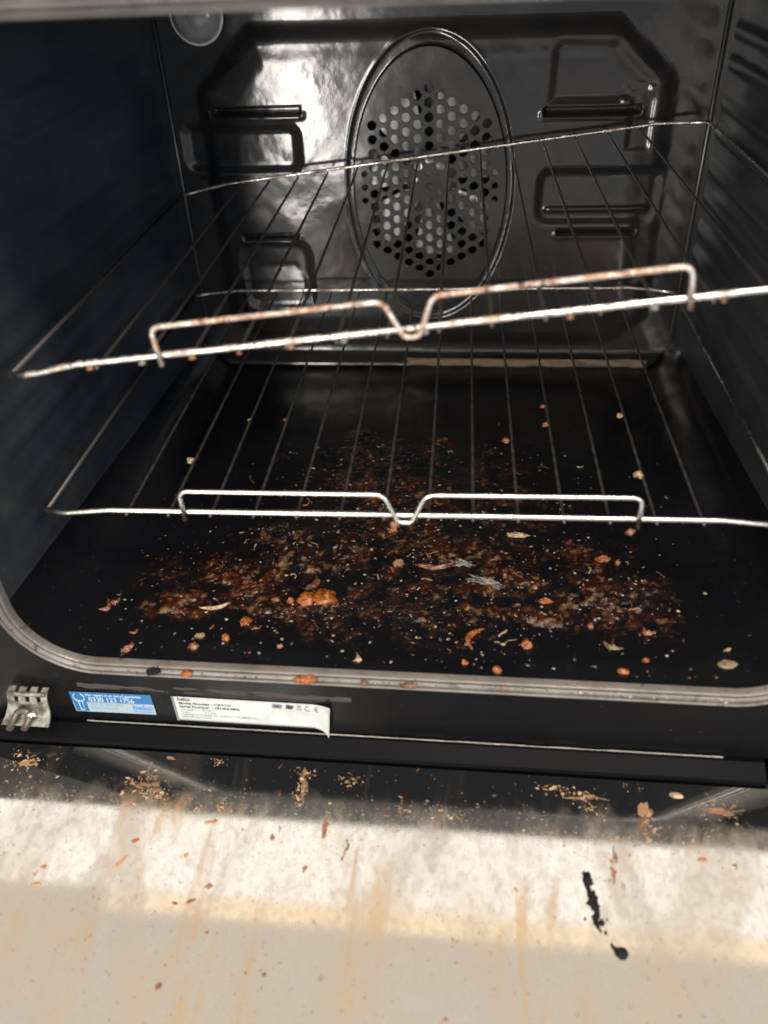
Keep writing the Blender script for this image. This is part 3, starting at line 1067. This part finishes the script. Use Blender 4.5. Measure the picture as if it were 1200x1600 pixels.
mm = 0.001
FC = [
    ('round orange crumb left of centre near the oven mouth', -115.8, 25.1, 6.0, 5.4, 4.6, 'crumb_orange', 0, {}),
    ('pinkish teardrop crumb between the round orange one and the bent tan one', -134.4, 16.6, 6.4, 6.2, 4.6, 'crumb_pink', 40, {}),
    ('long bent tan crumb at the left front of the oven floor', -176.5, 12.8, 9.5, 4.0, 3.2, 'crumb_pink', 50, dict(bend=0.0012)),
    ('curled red-brown scrap lying farthest left on the oven floor', -205.5, 48.0, 14.0, 4.5, 4.0, 'crumb_brown', 62, dict(bend=0.006)),
    ('small red-brown scrap touching the curled one at far left', -201.0, 54.0, 8.0, 4.0, 3.5, 'crumb_brown', 20, dict(bend=0.002)),
    ('pale golden elongated crust at the edge of the brown burnt patch', -130.4, 53.2, 19.0, 3.6, 3.0, 'crumb_tan', 16, dict(bend=0.0022)),
    ('curved red-orange strip of burnt food in the front middle', 41.0, 36.2, 17.0, 3.8, 3.6, 'crumb_orange', 63, dict(bend=-0.0045)),
    ('large round orange crumb right of centre on the oven floor', 75.1, 30.9, 7.4, 6.2, 5.2, 'crumb_orange', 10, {}),
    ('bright orange crumb just behind the lip right of centre', 56.7, 9.0, 5.2, 6.4, 4.4, 'crumb_orange', 70, {}),
    ('small brown-orange crumb below the curved red-orange strip', 37.1, 14.0, 4.2, 3.8, 3.2, 'crumb_orange', 20, {}),
    ('rectangular orange chip near the front right lip', 131.3, 13.0, 8.0, 4.6, 3.4, 'crumb_orange', -8, dict(rough=0.16)),
    ('flat olive-tan flake at the far right front of the floor', 193.9, 23.0, 13.0, 7.6, 2.4, 'crumb_olive', 10, dict(rough=0.2)),
    ('small red-orange bead behind the rectangular chip', 146.2, 23.1, 3.4, 4.0, 3.0, 'crumb_orange', 80, {}),
    ('glossy orange bead in the burnt patch right of centre', 82.6, 84.7, 4.2, 4.2, 4.0, 'crumb_orange', 0, dict(rough=0.15)),
    ('amber lump just in front of the glossy orange bead', 88.7, 71.8, 9.0, 5.2, 3.6, 'crumb_orange', 0, {}),
    ('orange-brown lump at the back right of the burnt patch', 130.8, 116.8, 9.5, 6.0, 5.0, 'crumb_orange', 5, {}),
    ('small tan peak beside the orange-brown lump at back right', 140.4, 113.2, 4.0, 4.0, 5.0, 'crumb_pink', 5, {}),
    ('pinkish tan cone-shaped crumb under the dip of the lower guard rail', -11.6, 103.6, 6.8, 6.0, 7.0, 'crumb_pink', 5, {}),
    ('long raised brown rind running across the middle of the floor', 15.0, 103.0, 28.0, 4.2, 4.2, 'crumb_brown', 4, dict(bend=0.003)),
    ('whitish ragged end of rind behind the grey flake', 33.0, 107.0, 13.0, 5.0, 4.2, 'crumb_grey', -6, dict(rough=1.0, freq=2.6)),
    ('jagged grey-brown flake standing up in the floor middle', 49.0, 88.6, 22.0, 6.0, 5.0, 'crumb_grey', -22, dict(rough=1.0, freq=2.8)),
    ('dark orange wedge behind the round orange crumb at left', -106.4, 40.8, 8.0, 7.4, 3.6, 'crumb_orange', 70, dict(rough=0.5)),
    ('pale curled skin near the lip left of centre', -28.9, 12.4, 5.2, 4.4, 3.4, 'crumb_tan', 60, dict(bend=0.002)),
    ('tiny orange crumb between the teardrop crumb and the pale curl', -79.3, 20.6, 4.4, 3.2, 2.6, 'crumb_pink', 20, {}),
    ('small reddish lump left of the double orange one', -91.1, 62.6, 6.4, 5.0, 4.0, 'crumb_brown', 20, {}),
    ('small amber lump touching the left side of the double orange one', -80.5, 62.0, 5.6, 5.0, 4.2, 'crumb_orange', 20, {}),
    ('upright reddish tail of food behind the double orange lump', -67.5, 80.0, 14.0, 5.0, 4.4, 'crumb_brown', 68, dict(bend=0.003)),
    ('grey-brown oval crumb just behind the pinkish teardrop crumb', -133.0, 26.0, 7.0, 4.4, 3.4, 'crumb_olive', 25, {}),
    ('forked pale scrap at the right front of the floor', 127.0, 33.5, 12.0, 3.0, 1.8, 'crumb_olive', -28, dict(bend=0.002)),
    ('pale pink-tipped curl right of the forked scrap', 150.6, 47.2, 9.0, 4.0, 3.4, 'crumb_pink', -35, dict(bend=0.003)),
    ('round tan crumb under the right side of the guard rail dip', -19.3, 142.1, 7.5, 4.4, 5.0, 'crumb_pink', 0, {}),
    ('pale scrap half hidden under the lower front bar, right', 73.0, 141.4, 16.0, 5.0, 3.4, 'crumb_tan', 0, {}),
    ('small red crumb at the right edge of the burnt patch', 116.0, 50.0, 4.0, 4.0, 3.6, 'crumb_pink', 30, {}),
    ('whitish scrap at far right behind the olive flake', 196.5, 35.0, 6.0, 2.6, 1.8, 'crumb_tan', 30, {}),
]
for lab, x, y, lx, ly, h, mt, rz, kw in FC:
    crumb(lab, x * mm, y * mm, 0.0, lx * mm, ly * mm, h * mm, mt, rz, **kw)
# the double orange lump: two fused halves in one mesh
bm = bmesh.new()
for k_, (dx, dy, r) in enumerate(((-0.0062, 0.0, 0.0062), (0.0060, 0.0012, 0.0072), (0.0002, 0.001, 0.0034))):
    tmpb = bmesh.new()
    bmesh.ops.create_icosphere(tmpb, subdivisions=3, radius=1)
    for v in tmpb.verts:
        p = v.co.copy()
        kk = 1 + 0.4 * (mnoise.noise(p * 1.7 + Vector((k_ * 9, 3, 1))) + 0.6 * mnoise.noise(p * 4.6 + Vector((k_ * 9, 3, 1))))
        v.co = Vector((p.x * kk * r + dx, p.y * kk * r * 0.95 + dy, max(-0.001, p.z * kk * r * 0.62)))
    me_t = bpy.data.meshes.new('t')
    tmpb.to_mesh(me_t)
    tmpb.free()
    bm.from_mesh(me_t)
    bpy.data.meshes.remove(me_t)
dl = bm_obj('food_crumb', bm, 'crumb_orange')
dl.location = (-0.0635, 0.064, 0.0015)
tag(dl, 'double orange lump, largest piece of food on the oven floor', 'food crumb')

# crumbs lying on the lip
crumb('big orange crumb caught on the middle of the oven lip', -58.5 * mm, -0.0024, -0.0040, 0.0140, 0.0060, 0.0052, 'crumb_orange', 3, rough=0.45, freq=2.4)
crumb('small orange crumb on the oven lip above the white label', -134.0 * mm, -0.0024, -0.0040, 0.0070, 0.0046, 0.0042, 'crumb_orange', 10)
crumb('black burnt cinder stuck on the oven lip left of the orange crumb', -155.0 * mm, -0.0024, -0.0040, 0.0080, 0.0046, 0.0052, 'crumb_char', 20, rough=0.7, freq=2.5)
crumb('tiny brown crumb on the oven lip right of the big orange one', -23.0 * mm, -0.0024, -0.0040, 0.0046, 0.0040, 0.0032, 'crumb_brown', 20)
crumb('reddish smear of food on the oven lip left of centre', 4.0 * mm, -0.0024, -0.0040, 0.0100, 0.0036, 0.0024, 'crumb_brown', 4)
# crumbs stuck to the wires of the lower rack
WC = [
    ('pale crumb stuck to the second wire from the left of the lower rack', -149.0, 110.0, 5.0, 'crumb_tan'),
    ('pink crumb on the lower rack wire right of the fan cover', 60.3, 143.0, 4.4, 'crumb_pink'),
    ('rear of two small crumbs on one lower rack wire right of centre', 87.6, 191.0, 3.6, 'crumb_orange'),
    ('front of two small crumbs on one lower rack wire right of centre', 88.0, 165.0, 4.4, 'crumb_pink'),
    ('pale crumb halfway along a right-hand wire of the lower rack', 140.0, 179.0, 4.8, 'crumb_tan'),
    ('whitest crumb low on the right-hand wire behind the guard rail', 142.1, 104.9, 5.4, 'crumb_tan'),
    ('tiny crumb on the third lower rack wire from the left', -122.3, 165.1, 3.0, 'crumb_olive'),
    ('tiny reddish crumb on the fourth lower rack wire from the left', -96.1, 166.0, 3.0, 'crumb_brown'),
]
for lab, x, y, s, mt in WC:
    crumb(lab, x * mm, y * mm, 0.0795, s * mm, s * mm * 1.2, s * mm * 0.8, mt, rng.random() * 180)
crumb('pale crumb clinging under the left arm of the lower guard rail', -0.0985, 0.0515, 0.0968, 0.0056, 0.0030, 0.0024, 'crumb_tan')
crumb('brown crumb wedged at the dip of the lower guard rail', -0.0065, 0.0485, 0.0772, 0.0060, 0.0036, 0.0046, 'crumb_pink', 30)
crumb('tan crumb at the right foot of the lower guard rail', 0.1300, 0.0500, 0.0765, 0.0050, 0.0040, 0.0036, 'crumb_pink', 30)
# beads of burnt grease hanging from the upper front bar
th = math.radians(6.24)
for x in (-0.176, -0.146, -0.118, -0.092, -0.064, -0.036, 0.006, 0.078, 0.118, 0.150):
    o = blob('grease_drop', 0.0016 + 0.0008 * rng.random(), 0.0015, 0.0016, rng.choice(['crumb_brown', 'crumb_grey', 'crumb_pink']), rng.random() * 40, 0.3, 2)
    o.parent = rack_hi
    o.location = (x, -0.0006, -0.0030)

# ------------------------------------------------------------------ STUFF ON THE FLOOR
# baked-on residue: a crusty skin that rises out of the floor where food burned
g = 0.0011
xs = np.arange(-0.212, 0.212, g)
ys_ = np.arange(0.006, 0.325, g)
X, Y = np.meshgrid(xs, ys_, indexing='ij')
PA = [  # x, y, rx, ry (mm), amount, brown 0..1, grey 0..1
    (-161, 57, 30, 18, 1.0, 0.9, 0.0), (-115, 86, 45, 30, 0.9, 0.75, 0.0), (-73, 110, 50, 34, 0.95, 0.35, 0.5), (-60, 57, 34, 16, 0.9, 0.7, 0.2),
    (-20, 192, 45, 40, 0.75, 1.0, 0.0), (23, 122, 70, 34, 0.7, 0.6, 0.0), (87, 57, 34, 14, 1.0, 0.8, 0.2), (128, 80, 46, 30, 0.95, 0.8, 0.05),
    (157, 90, 22, 20, 0.8, 0.1, 0.7), (0, 55, 50, 26, 0.75, 0.45, 0.25), (-107, 138, 36, 18, 0.9, 0.05, 0.8), (-61, 272, 11, 15, 0.9, 0.05, 1.0),
    (-128, 239, 14, 10, 0.75, 0.1, 0.9), (17, 265, 18, 14, 0.6, 0.8, 0.1), (50, 261, 10, 10, 0.6, 0.0, 1.0), (-145, 99, 24, 16, 0.6, 0.9, 0.0),
    (67, 90, 44, 24, 0.8, 0.55, 0.1), (113, 127, 40, 20, 0.7, 0.6, 0.1), (-92, 54, 26, 14, 0.95, 0.9, 0.0), (35, 57, 36, 16, 0.65, 0.5, 0.3),
    (70, 160, 40, 30, 0.5, 0.3, 0.2), (-70, 200, 40, 40, 0.45, 0.5, 0.2),
    (0, 95, 165, 66, 0.46, 0.7, 0.15), (20, 190, 110, 64, 0.47, 0.7, 0.15), (-30, 36, 120, 20, 0.42, 0.35, 0.3), (150, 60, 50, 40, 0.45, 0.3, 0.4), (-165, 80, 40, 40, 0.5, 0.5, 0.2), (-20, 150, 60, 40, 0.7, 0.9, 0.0), (40, 230, 60, 40, 0.5, 0.4, 0.4), (-40, 240, 70, 40, 0.5, 0.4, 0.4),
]
dens = np.zeros_like(X)
brown = np.zeros_like(X)
grey = np.zeros_like(X)
wx = X + 0.016 * (vnoise(X * 45 + 20, Y * 45 + 20, 21, 3) - 0.5)
wy = Y + 0.016 * (vnoise(X * 45 + 50, Y * 45 + 10, 22, 3) - 0.5)
for px, py, rx, ry, am, br, gr in PA:
    w = am * np.exp(-(((wx - px * mm) / (rx * mm)) ** 2 + ((wy - py * mm) / (ry * mm)) ** 2) * 1.2)
    dens = np.maximum(dens, w)
    brown += w * br
    grey += w * gr
tot = brown + grey + 1e-3
lump = vnoise(X * 110 + 20, Y * 110 + 20, 31, 5, 0.6)
fine = vnoise(X * 420 + 60, Y * 420 + 60, 32, 3, 0.6)
rid = 1 - np.abs(vnoise(X * 75 + 90, Y * 75 + 30, 33, 4, 0.55) * 2 - 1)
cover_ = dens > 0.10
mask = sstep(0.50, 0.74, dens * 0.50 + lump * 0.42 + (fine - 0.5) * 0.30 + (rid - 0.75) * 0.22)
soft = sstep(0.20, 0.62, dens * 0.75 + (lump - 0.5) * 0.8 + (fine - 0.5) * 0.35) * sstep(0.12, 0.3, dens)
hgt = 0.00012 + mask * (0.0002 + 0.0040 * np.clip(lump - 0.3, 0, 1) * dens + 0.0018 * (fine - 0.4) + 0.0020 * (rid - 0.7)) + soft * 0.0010 * (fine - 0.35)
hgt = np.where(cover_, np.maximum(hgt, 0.00008), -0.002)
zf = 0.0012 * (vnoise(X * 14 + 40, Y * 14 + 40, 3, 2) - 0.5) * sstep(0.01, 0.04, Y)
pale = sstep(0.60, 0.74, vnoise(X * 190 + 11, Y * 190 + 77, 41, 4, 0.6)) * sstep(0.35, 0.6, rid)
rust = sstep(0.40, 0.62, vnoise(X * 60 + 9, Y * 60 + 5, 44, 4, 0.6))
bw = np.clip(brown / tot, 0, 1)
gw = np.clip(grey / tot, 0, 1)
cb = np.array([0.0034, 0.0034, 0.0044])
c_br = np.array([0.018, 0.0046, 0.0016])
c_rs = np.array([0.062, 0.0165, 0.004])
c_gr = np.array([0.010, 0.010, 0.0115])
c_pl = np.array([0.17, 0.095, 0.048])
col = cb[None, None] * np.ones(X.shape + (1,))
col = col + (c_br - cb) * (bw * soft * sstep(0.40, 0.66, lump))[..., None]
col = col + (c_rs - cb) * (bw * soft * rust * sstep(0.45, 0.62, fine) * 0.7)[..., None]
col = col + (c_gr - cb) * (gw * soft * sstep(0.45, 0.65, fine))[..., None]
col = col + (c_pl - col) * (pale * soft * 0.6 * (0.25 + bw))[..., None]
col4 = np.concatenate([col, np.clip(soft * 1.3 + mask, 0, 1)[..., None]], -1)
V = np.stack([X, Y, hgt + zf], -1).reshape(-1, 3)
F = grid_faces(*X.shape)
keep = cover_.reshape(-1)[F].all(1)
F = F[keep]
used = np.unique(F)
remap = -np.ones(len(V), int)
remap[used] = np.arange(len(used))
o = mesh_obj('burnt_residue', V[used], remap[F], 'residue', None, True, col4.reshape(-1, 4)[used])
tag(o, 'crust of brown and black burnt food baked onto the oven floor', 'burnt residue', None, 'stuff')


# loose flakes and specks: thousands of tiny faceted bits
def flake_cloud(name, pts, smin, smax, cols, zfun, mat, label, cat, normal_tilt=0.5, flat=0.35):
    base = np.array([(1, 0, 0), (0.2, 0.9, 0.15), (-0.9, 0.35, 0), (-0.55, -0.75, 0.1), (0.45, -0.8, 0), (0, 0, 0.75)])
    fc = [(0, 1, 5), (1, 2, 5), (2, 3, 5), (3, 4, 5), (4, 0, 5), (4, 3, 2, 1, 0)]
    Vs, Fs, Cs = [], [], []
    for (x, y) in pts:
        s = smin + (smax - smin) * nrg.random() ** 3
        b = base * (1 + 0.5 * (nrg.random(base.shape) - 0.5)) * s
        b[:, 0] *= 0.6 + 1.1 * nrg.random()
        b[:, 2] *= flat + nrg.random() * normal_tilt
        a = nrg.random() * 6.283
        ca, sa = math.cos(a), math.sin(a)
        xx = b[:, 0] * ca - b[:, 1] * sa + x
        yy = b[:, 0] * sa + b[:, 1] * ca + y
        zz = b[:, 2] + zfun(x, y)
        o_ = len(Vs)
        Vs += list(zip(xx.tolist(), yy.tolist(), zz.tolist()))
        Fs += [tuple(i + o_ for i in q) for q in fc]
        c_ = cols[int(nrg.random() * len(cols))]
        Cs += [(*c_, 1)] * 6
    ob = mesh_obj(name, Vs, Fs, mat, None, False, Cs)
    return tag(ob, label, cat, None, 'stuff')


def sample_floor(n):
    out = []
    w = np.array([p[2] * p[3] * p[4] for p in PA])
    w = w / w.sum()
    while len(out) < n:
        if nrg.random() < 0.72:
            p = PA[nrg.choice(len(PA), p=w)]
            x = (p[0] + nrg.normal() * p[2] * 0.75) * mm
            y = (p[1] + nrg.normal() * p[3] * 0.75) * mm
        else:
            x = nrg.normal() * 0.11 + 0.01
            y = 0.012 + abs(nrg.normal()) * 0.10
        if abs(x) < 0.212 and 0.006 < y < 0.33:
            out.append((x, y))
    return out


def zfl(x, y):
    i = int(np.clip((x + 0.212) / g, 0, X.shape[0] - 1))
    j = int(np.clip((y - 0.006) / g, 0, X.shape[1] - 1))
    return max(float(hgt[i, j]), 0.0) + float(zf[i, j]) - 0.0001


flake_cloud('crumb_scatter', sample_floor(3600), 0.00022, 0.0014,
            [(0.20, 0.19, 0.18), (0.10, 0.095, 0.09), (0.13, 0.075, 0.042), (0.16, 0.06, 0.025), (0.05, 0.028, 0.018), (0.03, 0.027, 0.025), (0.24, 0.19, 0.13), (0.015, 0.012, 0.011), (0.03, 0.016, 0.01), (0.02, 0.012, 0.009), (0.06, 0.03, 0.018)],
            zfl, 'flakes', 'scatter of tiny grey, tan and brown crumbs over the oven floor', 'crumbs')
# thin curled strands and skins of dried sauce
parts = []
for _ in range(80):
    x, y = sample_floor(1)[0]
    L = 0.003 + 0.011 * nrg.random() ** 2
    a = nrg.normal() * 0.7
    p_, P = Vector((x, y, 0)), []
    for i in range(9):
        P.append((p_.x, p_.y, zfl(p_.x, p_.y) + 0.0004 + 0.0006 * nrg.random()))
        a += nrg.normal() * 0.55
        p_ = p_ + Vector((math.cos(a), math.sin(a), 0)) * L / 8
    parts.append(tube(P, 0.00022 + 0.00055 * nrg.random() ** 2, 5))
V, F = merge(parts)
cc = []
for v_, f_ in parts:
    q = [(0.17, 0.12, 0.07), (0.10, 0.05, 0.025), (0.14, 0.045, 0.014), (0.20, 0.16, 0.11), (0.06, 0.03, 0.02)][int(nrg.random() * 5)]
    cc += [(*q, 1)] * len(v_)
o = mesh_obj('dried_strands', V, F, 'flakes', None, True, cc)
tag(o, 'thin curled strands of dried sauce among the burnt crust', 'burnt residue', None, 'stuff')


# specks along the lip
lp = [(-0.20 + 0.40 * nrg.random(), -0.0008 - 0.0014 * nrg.random()) for _ in range(170)]
flake_cloud('lip_specks', lp, 0.0003, 0.0011, [(0.02, 0.012, 0.008), (0.05, 0.025, 0.015), (0.3, 0.25, 0.2), (0.09, 0.04, 0.02)],
            lambda x, y: -0.0036 + (y + 0.0012) * 1.2, 'flakes', 'dark specks of food along the oven lip', 'crumbs')


# crusty deposits: back edge of the floor, top of the frame, ledge beneath the stickers
def crust_strip(name, x0, x1, fy, fz, w, h, col, label, n, mat='dust', gap=0.35, seed=1):
    xs = np.linspace(x0, x1, n)
    us = np.linspace(-1, 1, 13)
    Xc, U = np.meshgrid(xs, us, indexing='ij')
    nz_ = vnoise(Xc * 240 + 30, U * 3 + 30, seed, 4, 0.6)
    ends_ = sstep(x0, x0 + 0.004, Xc) * (1 - sstep(x1 - 0.004, x1, Xc))
    env = vnoise(Xc * 60 + 12, U * 1.1 + 5, seed + 7, 4) * ends_ * (1.25 - 0.75 * U ** 2) - gap
    hh = np.clip(env * 6, -1, 1) * h * (0.45 + 0.9 * nz_)
    hh = np.where(hh < 0, hh - 0.0012, hh)
    ww = w
    P = np.stack([Xc, fy(Xc, U * ww, hh), fz(Xc, U * ww, hh)], -1)
    shade = (0.6 + 0.8 * nz_)[..., None]
    c_ = np.concatenate([np.array(col) * shade, np.ones(Xc.shape + (1,))], -1)
    ob = mesh_obj(name, P.reshape(-1, 3), grid_faces(n, 13)[:, ::-1], mat, None, True, c_.reshape(-1, 4))
    return tag(ob, label, 'grime', None, 'stuff')


crust_strip('back_edge_grime', -0.03, 0.205, lambda x, u, h: D - 0.0125 - h * 0.7 - u * 0.2, lambda x, u, h: 0.0035 + u + h * 0.3, 0.0050, 0.0026, (0.15, 0.11, 0.08),
            'pale brown burnt deposit along the back edge of the oven floor', 240, gap=0.30, seed=51)
crust_strip('ledge_grime', -0.216, 0.20, lambda x, u, h: -0.0012 + u * 0.6 - h * 0.5, lambda x, u, h: -0.0562 + h - u * 0.4, 0.0011, 0.0014, (0.22, 0.20, 0.18),
            'grey crumbly grime along the ledge below the stickers', 500, gap=0.42, seed=61)
crust_strip('frame_dust', -0.214, -0.03, lambda x, u, h: -0.0002 - h * 0.3, lambda x, u, h: -0.0225 + u, 0.0030, 0.0007, (0.022, 0.018, 0.016),
            'brownish dust band on the frame just under the oven lip', 260, gap=0.46, seed=67)

# ------------------------------------------------------------------ ON THE DOOR GLASS
DM = Matrix.Translation((0, -0.0155, -0.065)) @ Matrix.Rotation(TILT, 4, 'X')


def on_door(o):
    o.matrix_world = DM @ Matrix.Translation(o.location) @ Matrix.Rotation(o.rotation_euler.z, 4, 'Z')
    return o


# black burnt smear and the blob at its foot
bm = bmesh.new()
smear = [(0.1093, -0.0572, 0.0011), (0.1108, -0.0603, 0.0029), (0.1095, -0.0598, 0.0016), (0.1106, -0.0632, 0.0013), (0.1111, -0.0656, 0.0017), (0.1121, -0.0684, 0.0024), (0.1130, -0.0712, 0.0031),
         (0.1139, -0.0740, 0.0029), (0.1148, -0.0766, 0.0020), (0.1154, -0.0786, 0.0012), (0.1134, -0.0806, 0.0020), (0.1142, -0.0826, 0.0019), (0.1172, -0.0824, 0.0015), (0.1150, -0.0850, 0.0010), (0.1160, -0.0868, 0.0008),
         (0.1080, -0.0812, 0.0008), (0.1188, -0.0874, 0.0009), (0.1200, -0.0810, 0.0006), (0.1215, -0.0936, 0.0009), (0.1228, -0.0952, 0.0012)]
for i, (x, y, r) in enumerate(smear):
    tb = bmesh.new()
    bmesh.ops.create_icosphere(tb, subdivisions=3, radius=1)
    for v in tb.verts:
        p = v.co.copy()
        kk = 1 + 0.8 * mnoise.noise(p * 1.7 + Vector((i * 5.1, 2, 1))) + 0.4 * mnoise.noise(p * 4.5 + Vector((i * 5.1, 2, 1)))
        v.co = Vector((x + p.x * kk * r * 0.85, y + p.y * kk * r * 1.25, max(-0.0002, p.z * kk * r * 0.45)))
    mt_ = bpy.data.meshes.new('t')
    tb.to_mesh(mt_)
    tb.free()
    bm.from_mesh(mt_)
    bpy.data.meshes.remove(mt_)
o = on_door(bm_obj('burnt_smear', bm, 'crumb_char'))
tag(o, 'long black burnt smear on the glass of the open door', 'burnt food')
o = crumb('black burnt blob on the door glass at the foot of the smear', 0.1266, -0.0972, 0.0, 0.0076, 0.0066, 0.0022, 'crumb_char', 0, cat='burnt food', name='burnt_blob', rough=0.25)
on_door(o)

SPOT = [  # x, y, length, width (mm), heading, material
    (-0.1175, -0.0434, 9.0, 2.6, 5, 's'), (-0.1130, -0.0418, 4, 2.4, 0, 's'), (-0.1598, -0.0569, 6, 4, 30, 's'), (-0.0756, -0.0495, 6, 3.6, 50, 's'), (-0.0533, -0.0661, 5, 3.4, 60, 's'),
    (-0.1082, -0.0795, 5.5, 5, 0, 's'), (-0.1266, -0.0903, 4.6, 2.2, 0, 'd'), (-0.1176, -0.0885, 8, 2.0, 20, 'd'), (0.1258, -0.0561, 6, 2.4, 40, 's'), (0.1252, -0.0490, 3.4, 2.6, 0, 's'),
    (0.1765, -0.0446, 8, 3.0, 10, 's'), (0.1946, -0.0465, 4, 2, 0, 'd'), (0.0702, -0.0688, 4.2, 3.6, 0, 's'), (-0.1242, -0.1326, 5, 4, 0, 'd'), (-0.0674, -0.1226, 3.6, 3, 0, 'd'),
    (-0.1209, -0.1182, 4, 2.0, 0, 's'), (0.0322, -0.1355, 3.6, 2.8, 0, 'd'), (-0.1259, -0.0632, 5, 3, 40, 's'), (-0.2133, -0.0860, 8, 2.6, 10, 's'), (-0.2120, -0.0760, 5, 3, 0, 's'),
    (-0.1650, -0.0700, 12, 3.4, 50, 's'), (-0.1040, -0.1040, 3.2, 2.0, 0, 'd'),
]
V, F, C_ = [], [], []


def splat(x, y, lx, ly, a, c, seed, hz=0.0007):
    n = 18
    o_ = len(V)
    V.append((x, y, hz))
    C_.append((*c, 1))
    for ring, (rr, zz) in enumerate(((0.62, hz * 0.9), (1.0, -0.0001))):
        for i in range(n):
            t = 2 * math.pi * i / n
            k_ = rr * (1 + 0.8 * mnoise.noise(Vector((math.cos(t) * 1.6, math.sin(t) * 1.6, seed))))
            px, py = math.cos(t) * k_ * lx / 2, math.sin(t) * k_ * ly / 2
            V.append((x + px * math.cos(a) - py * math.sin(a), y + px * math.sin(a) + py * math.cos(a), zz))
            C_.append((*c, 1))
    for i in range(n):
        j = (i + 1) % n
        F.append((o_, o_ + 1 + i, o_ + 1 + j))
        F.append((o_ + 1 + i, o_ + 1 + n + i, o_ + 1 + n + j, o_ + 1 + j))


cs = [(0.20, 0.075, 0.025), (0.15, 0.055, 0.02), (0.24, 0.12, 0.05)]
cd = [(0.12, 0.045, 0.02), (0.09, 0.03, 0.018)]
for x, y, lx, ly, a, kd in SPOT:
    splat(x, y, lx * mm * 0.8, ly * mm * 0.8, math.radians(a), rng.choice(cs if kd == 's' else cd), rng.random() * 90, 0.0005)
# clustered tan spatter close to the oven and drips that ran down the door
CL = [(-0.163, -0.018, 10, 7, 26), (-0.156, -0.028, 8, 4, 16), (-0.173, -0.021, 4, 2, 8), (-0.2475, -0.013, 12, 7, 26), (-0.062, -0.009, 6, 3, 12), (-0.0625, -0.022, 4, 8, 22), (-0.0435, -0.040, 2, 10, 16),
      (-0.120, -0.0045, 6, 2, 8), (-0.1765, -0.034, 7, 3, 10), (-0.030, -0.011, 8, 4, 18), (0.108, -0.012, 10, 3, 16), (0.095, -0.008, 8, 2, 14), (0.1473, -0.025, 5, 10, 26), (0.190, -0.015, 12, 6, 24),
      (0.115, -0.019, 5, 3, 10), (-0.110, -0.032, 4, 4, 10), (0.02, -0.028, 40, 5, 26), (-0.15, -0.034, 50, 4, 22), (0.13, -0.034, 50, 6, 24), (0.125, -0.054, 2, 7, 10), (0.0, -0.03, 2, 10, 10)]
for x, y, rx, ry, n in CL:
    for _ in range(int(n * 2.6)):
        splat(x + nrg.normal() * rx * mm * 0.55, min(-0.003, y + nrg.normal() * ry * mm * 0.6), (0.35 + 3.6 * nrg.random() ** 4) * mm, (0.3 + 2.2 * nrg.random() ** 4) * mm, nrg.normal() * 0.5,
              [(0.27, 0.165, 0.085), (0.21, 0.115, 0.055), (0.14, 0.066, 0.03), (0.26, 0.20, 0.125)][int(nrg.random() * 4)], nrg.random() * 90, 0.0005)
for _ in range(900):     # dry pale dust that collected where the glass was last wiped to
    xx = -0.26 + 0.50 * nrg.random()
    splat(xx, -0.034 + 0.0035 * math.sin(xx * 40) - xx * 0.012 + nrg.normal() * 0.0055, (0.3 + 2.2 * nrg.random() ** 5) * mm, (0.3 + 1.4 * nrg.random() ** 4) * mm, nrg.normal() * 0.6,
          [(0.20, 0.18, 0.15), (0.13, 0.115, 0.10), (0.16, 0.11, 0.07), (0.07, 0.055, 0.045)][int(nrg.random() * 4)], nrg.random() * 90, 0.0003)
for x, y, lx, ly in ((-0.160, -0.024, 15, 5), (-0.247, -0.013, 15, 5), (-0.062, -0.018, 5, 16), (-0.044, -0.042, 4, 18), (0.1473, -0.026, 8, 20), (0.190, -0.016, 22, 5), (0.112, -0.013, 24, 2.4), (0.126, -0.052, 3, 15), (-0.15, -0.004, 7, 2), (-0.03, -0.052, 3, 9)):
    for _ in range(5):
        splat(x + nrg.normal() * lx * mm * 0.25, y + nrg.normal() * ly * mm * 0.25, lx * mm * (0.3 + 0.4 * nrg.random()), ly * mm * (0.3 + 0.4 * nrg.random()), nrg.normal() * 0.1, [(0.10, 0.052, 0.024), (0.07, 0.035, 0.018), (0.15, 0.085, 0.04)][int(nrg.random() * 3)], nrg.random() * 90, 0.00025)
for _ in range(700):
    splat(-0.26 + 0.52 * nrg.random(), -0.004 - 0.15 * nrg.random() ** 0.9, (0.4 + 1.5 * nrg.random() ** 4) * mm, (0.4 + 1.2 * nrg.random() ** 4) * mm, nrg.random() * 3,
          [(0.13, 0.075, 0.04), (0.11, 0.06, 0.035), (0.08, 0.045, 0.03), (0.2, 0.16, 0.11)][int(nrg.random() * 4)], nrg.random() * 90, 0.0003)
o = mesh_obj('door_spatter', V, F, 'dust', None, True, C_)
o.matrix_world = DM
tag(o, 'tan and brown food spatter dried on the open door glass', 'spatter', None, 'stuff')
o = crumb('small pale oval flake at the right edge of the dark door glass', 0.1670, -0.0080, 0.0, 0.0088, 0.0042, 0.0014, 'crumb_tan', -6, rough=0.15)
on_door(o)
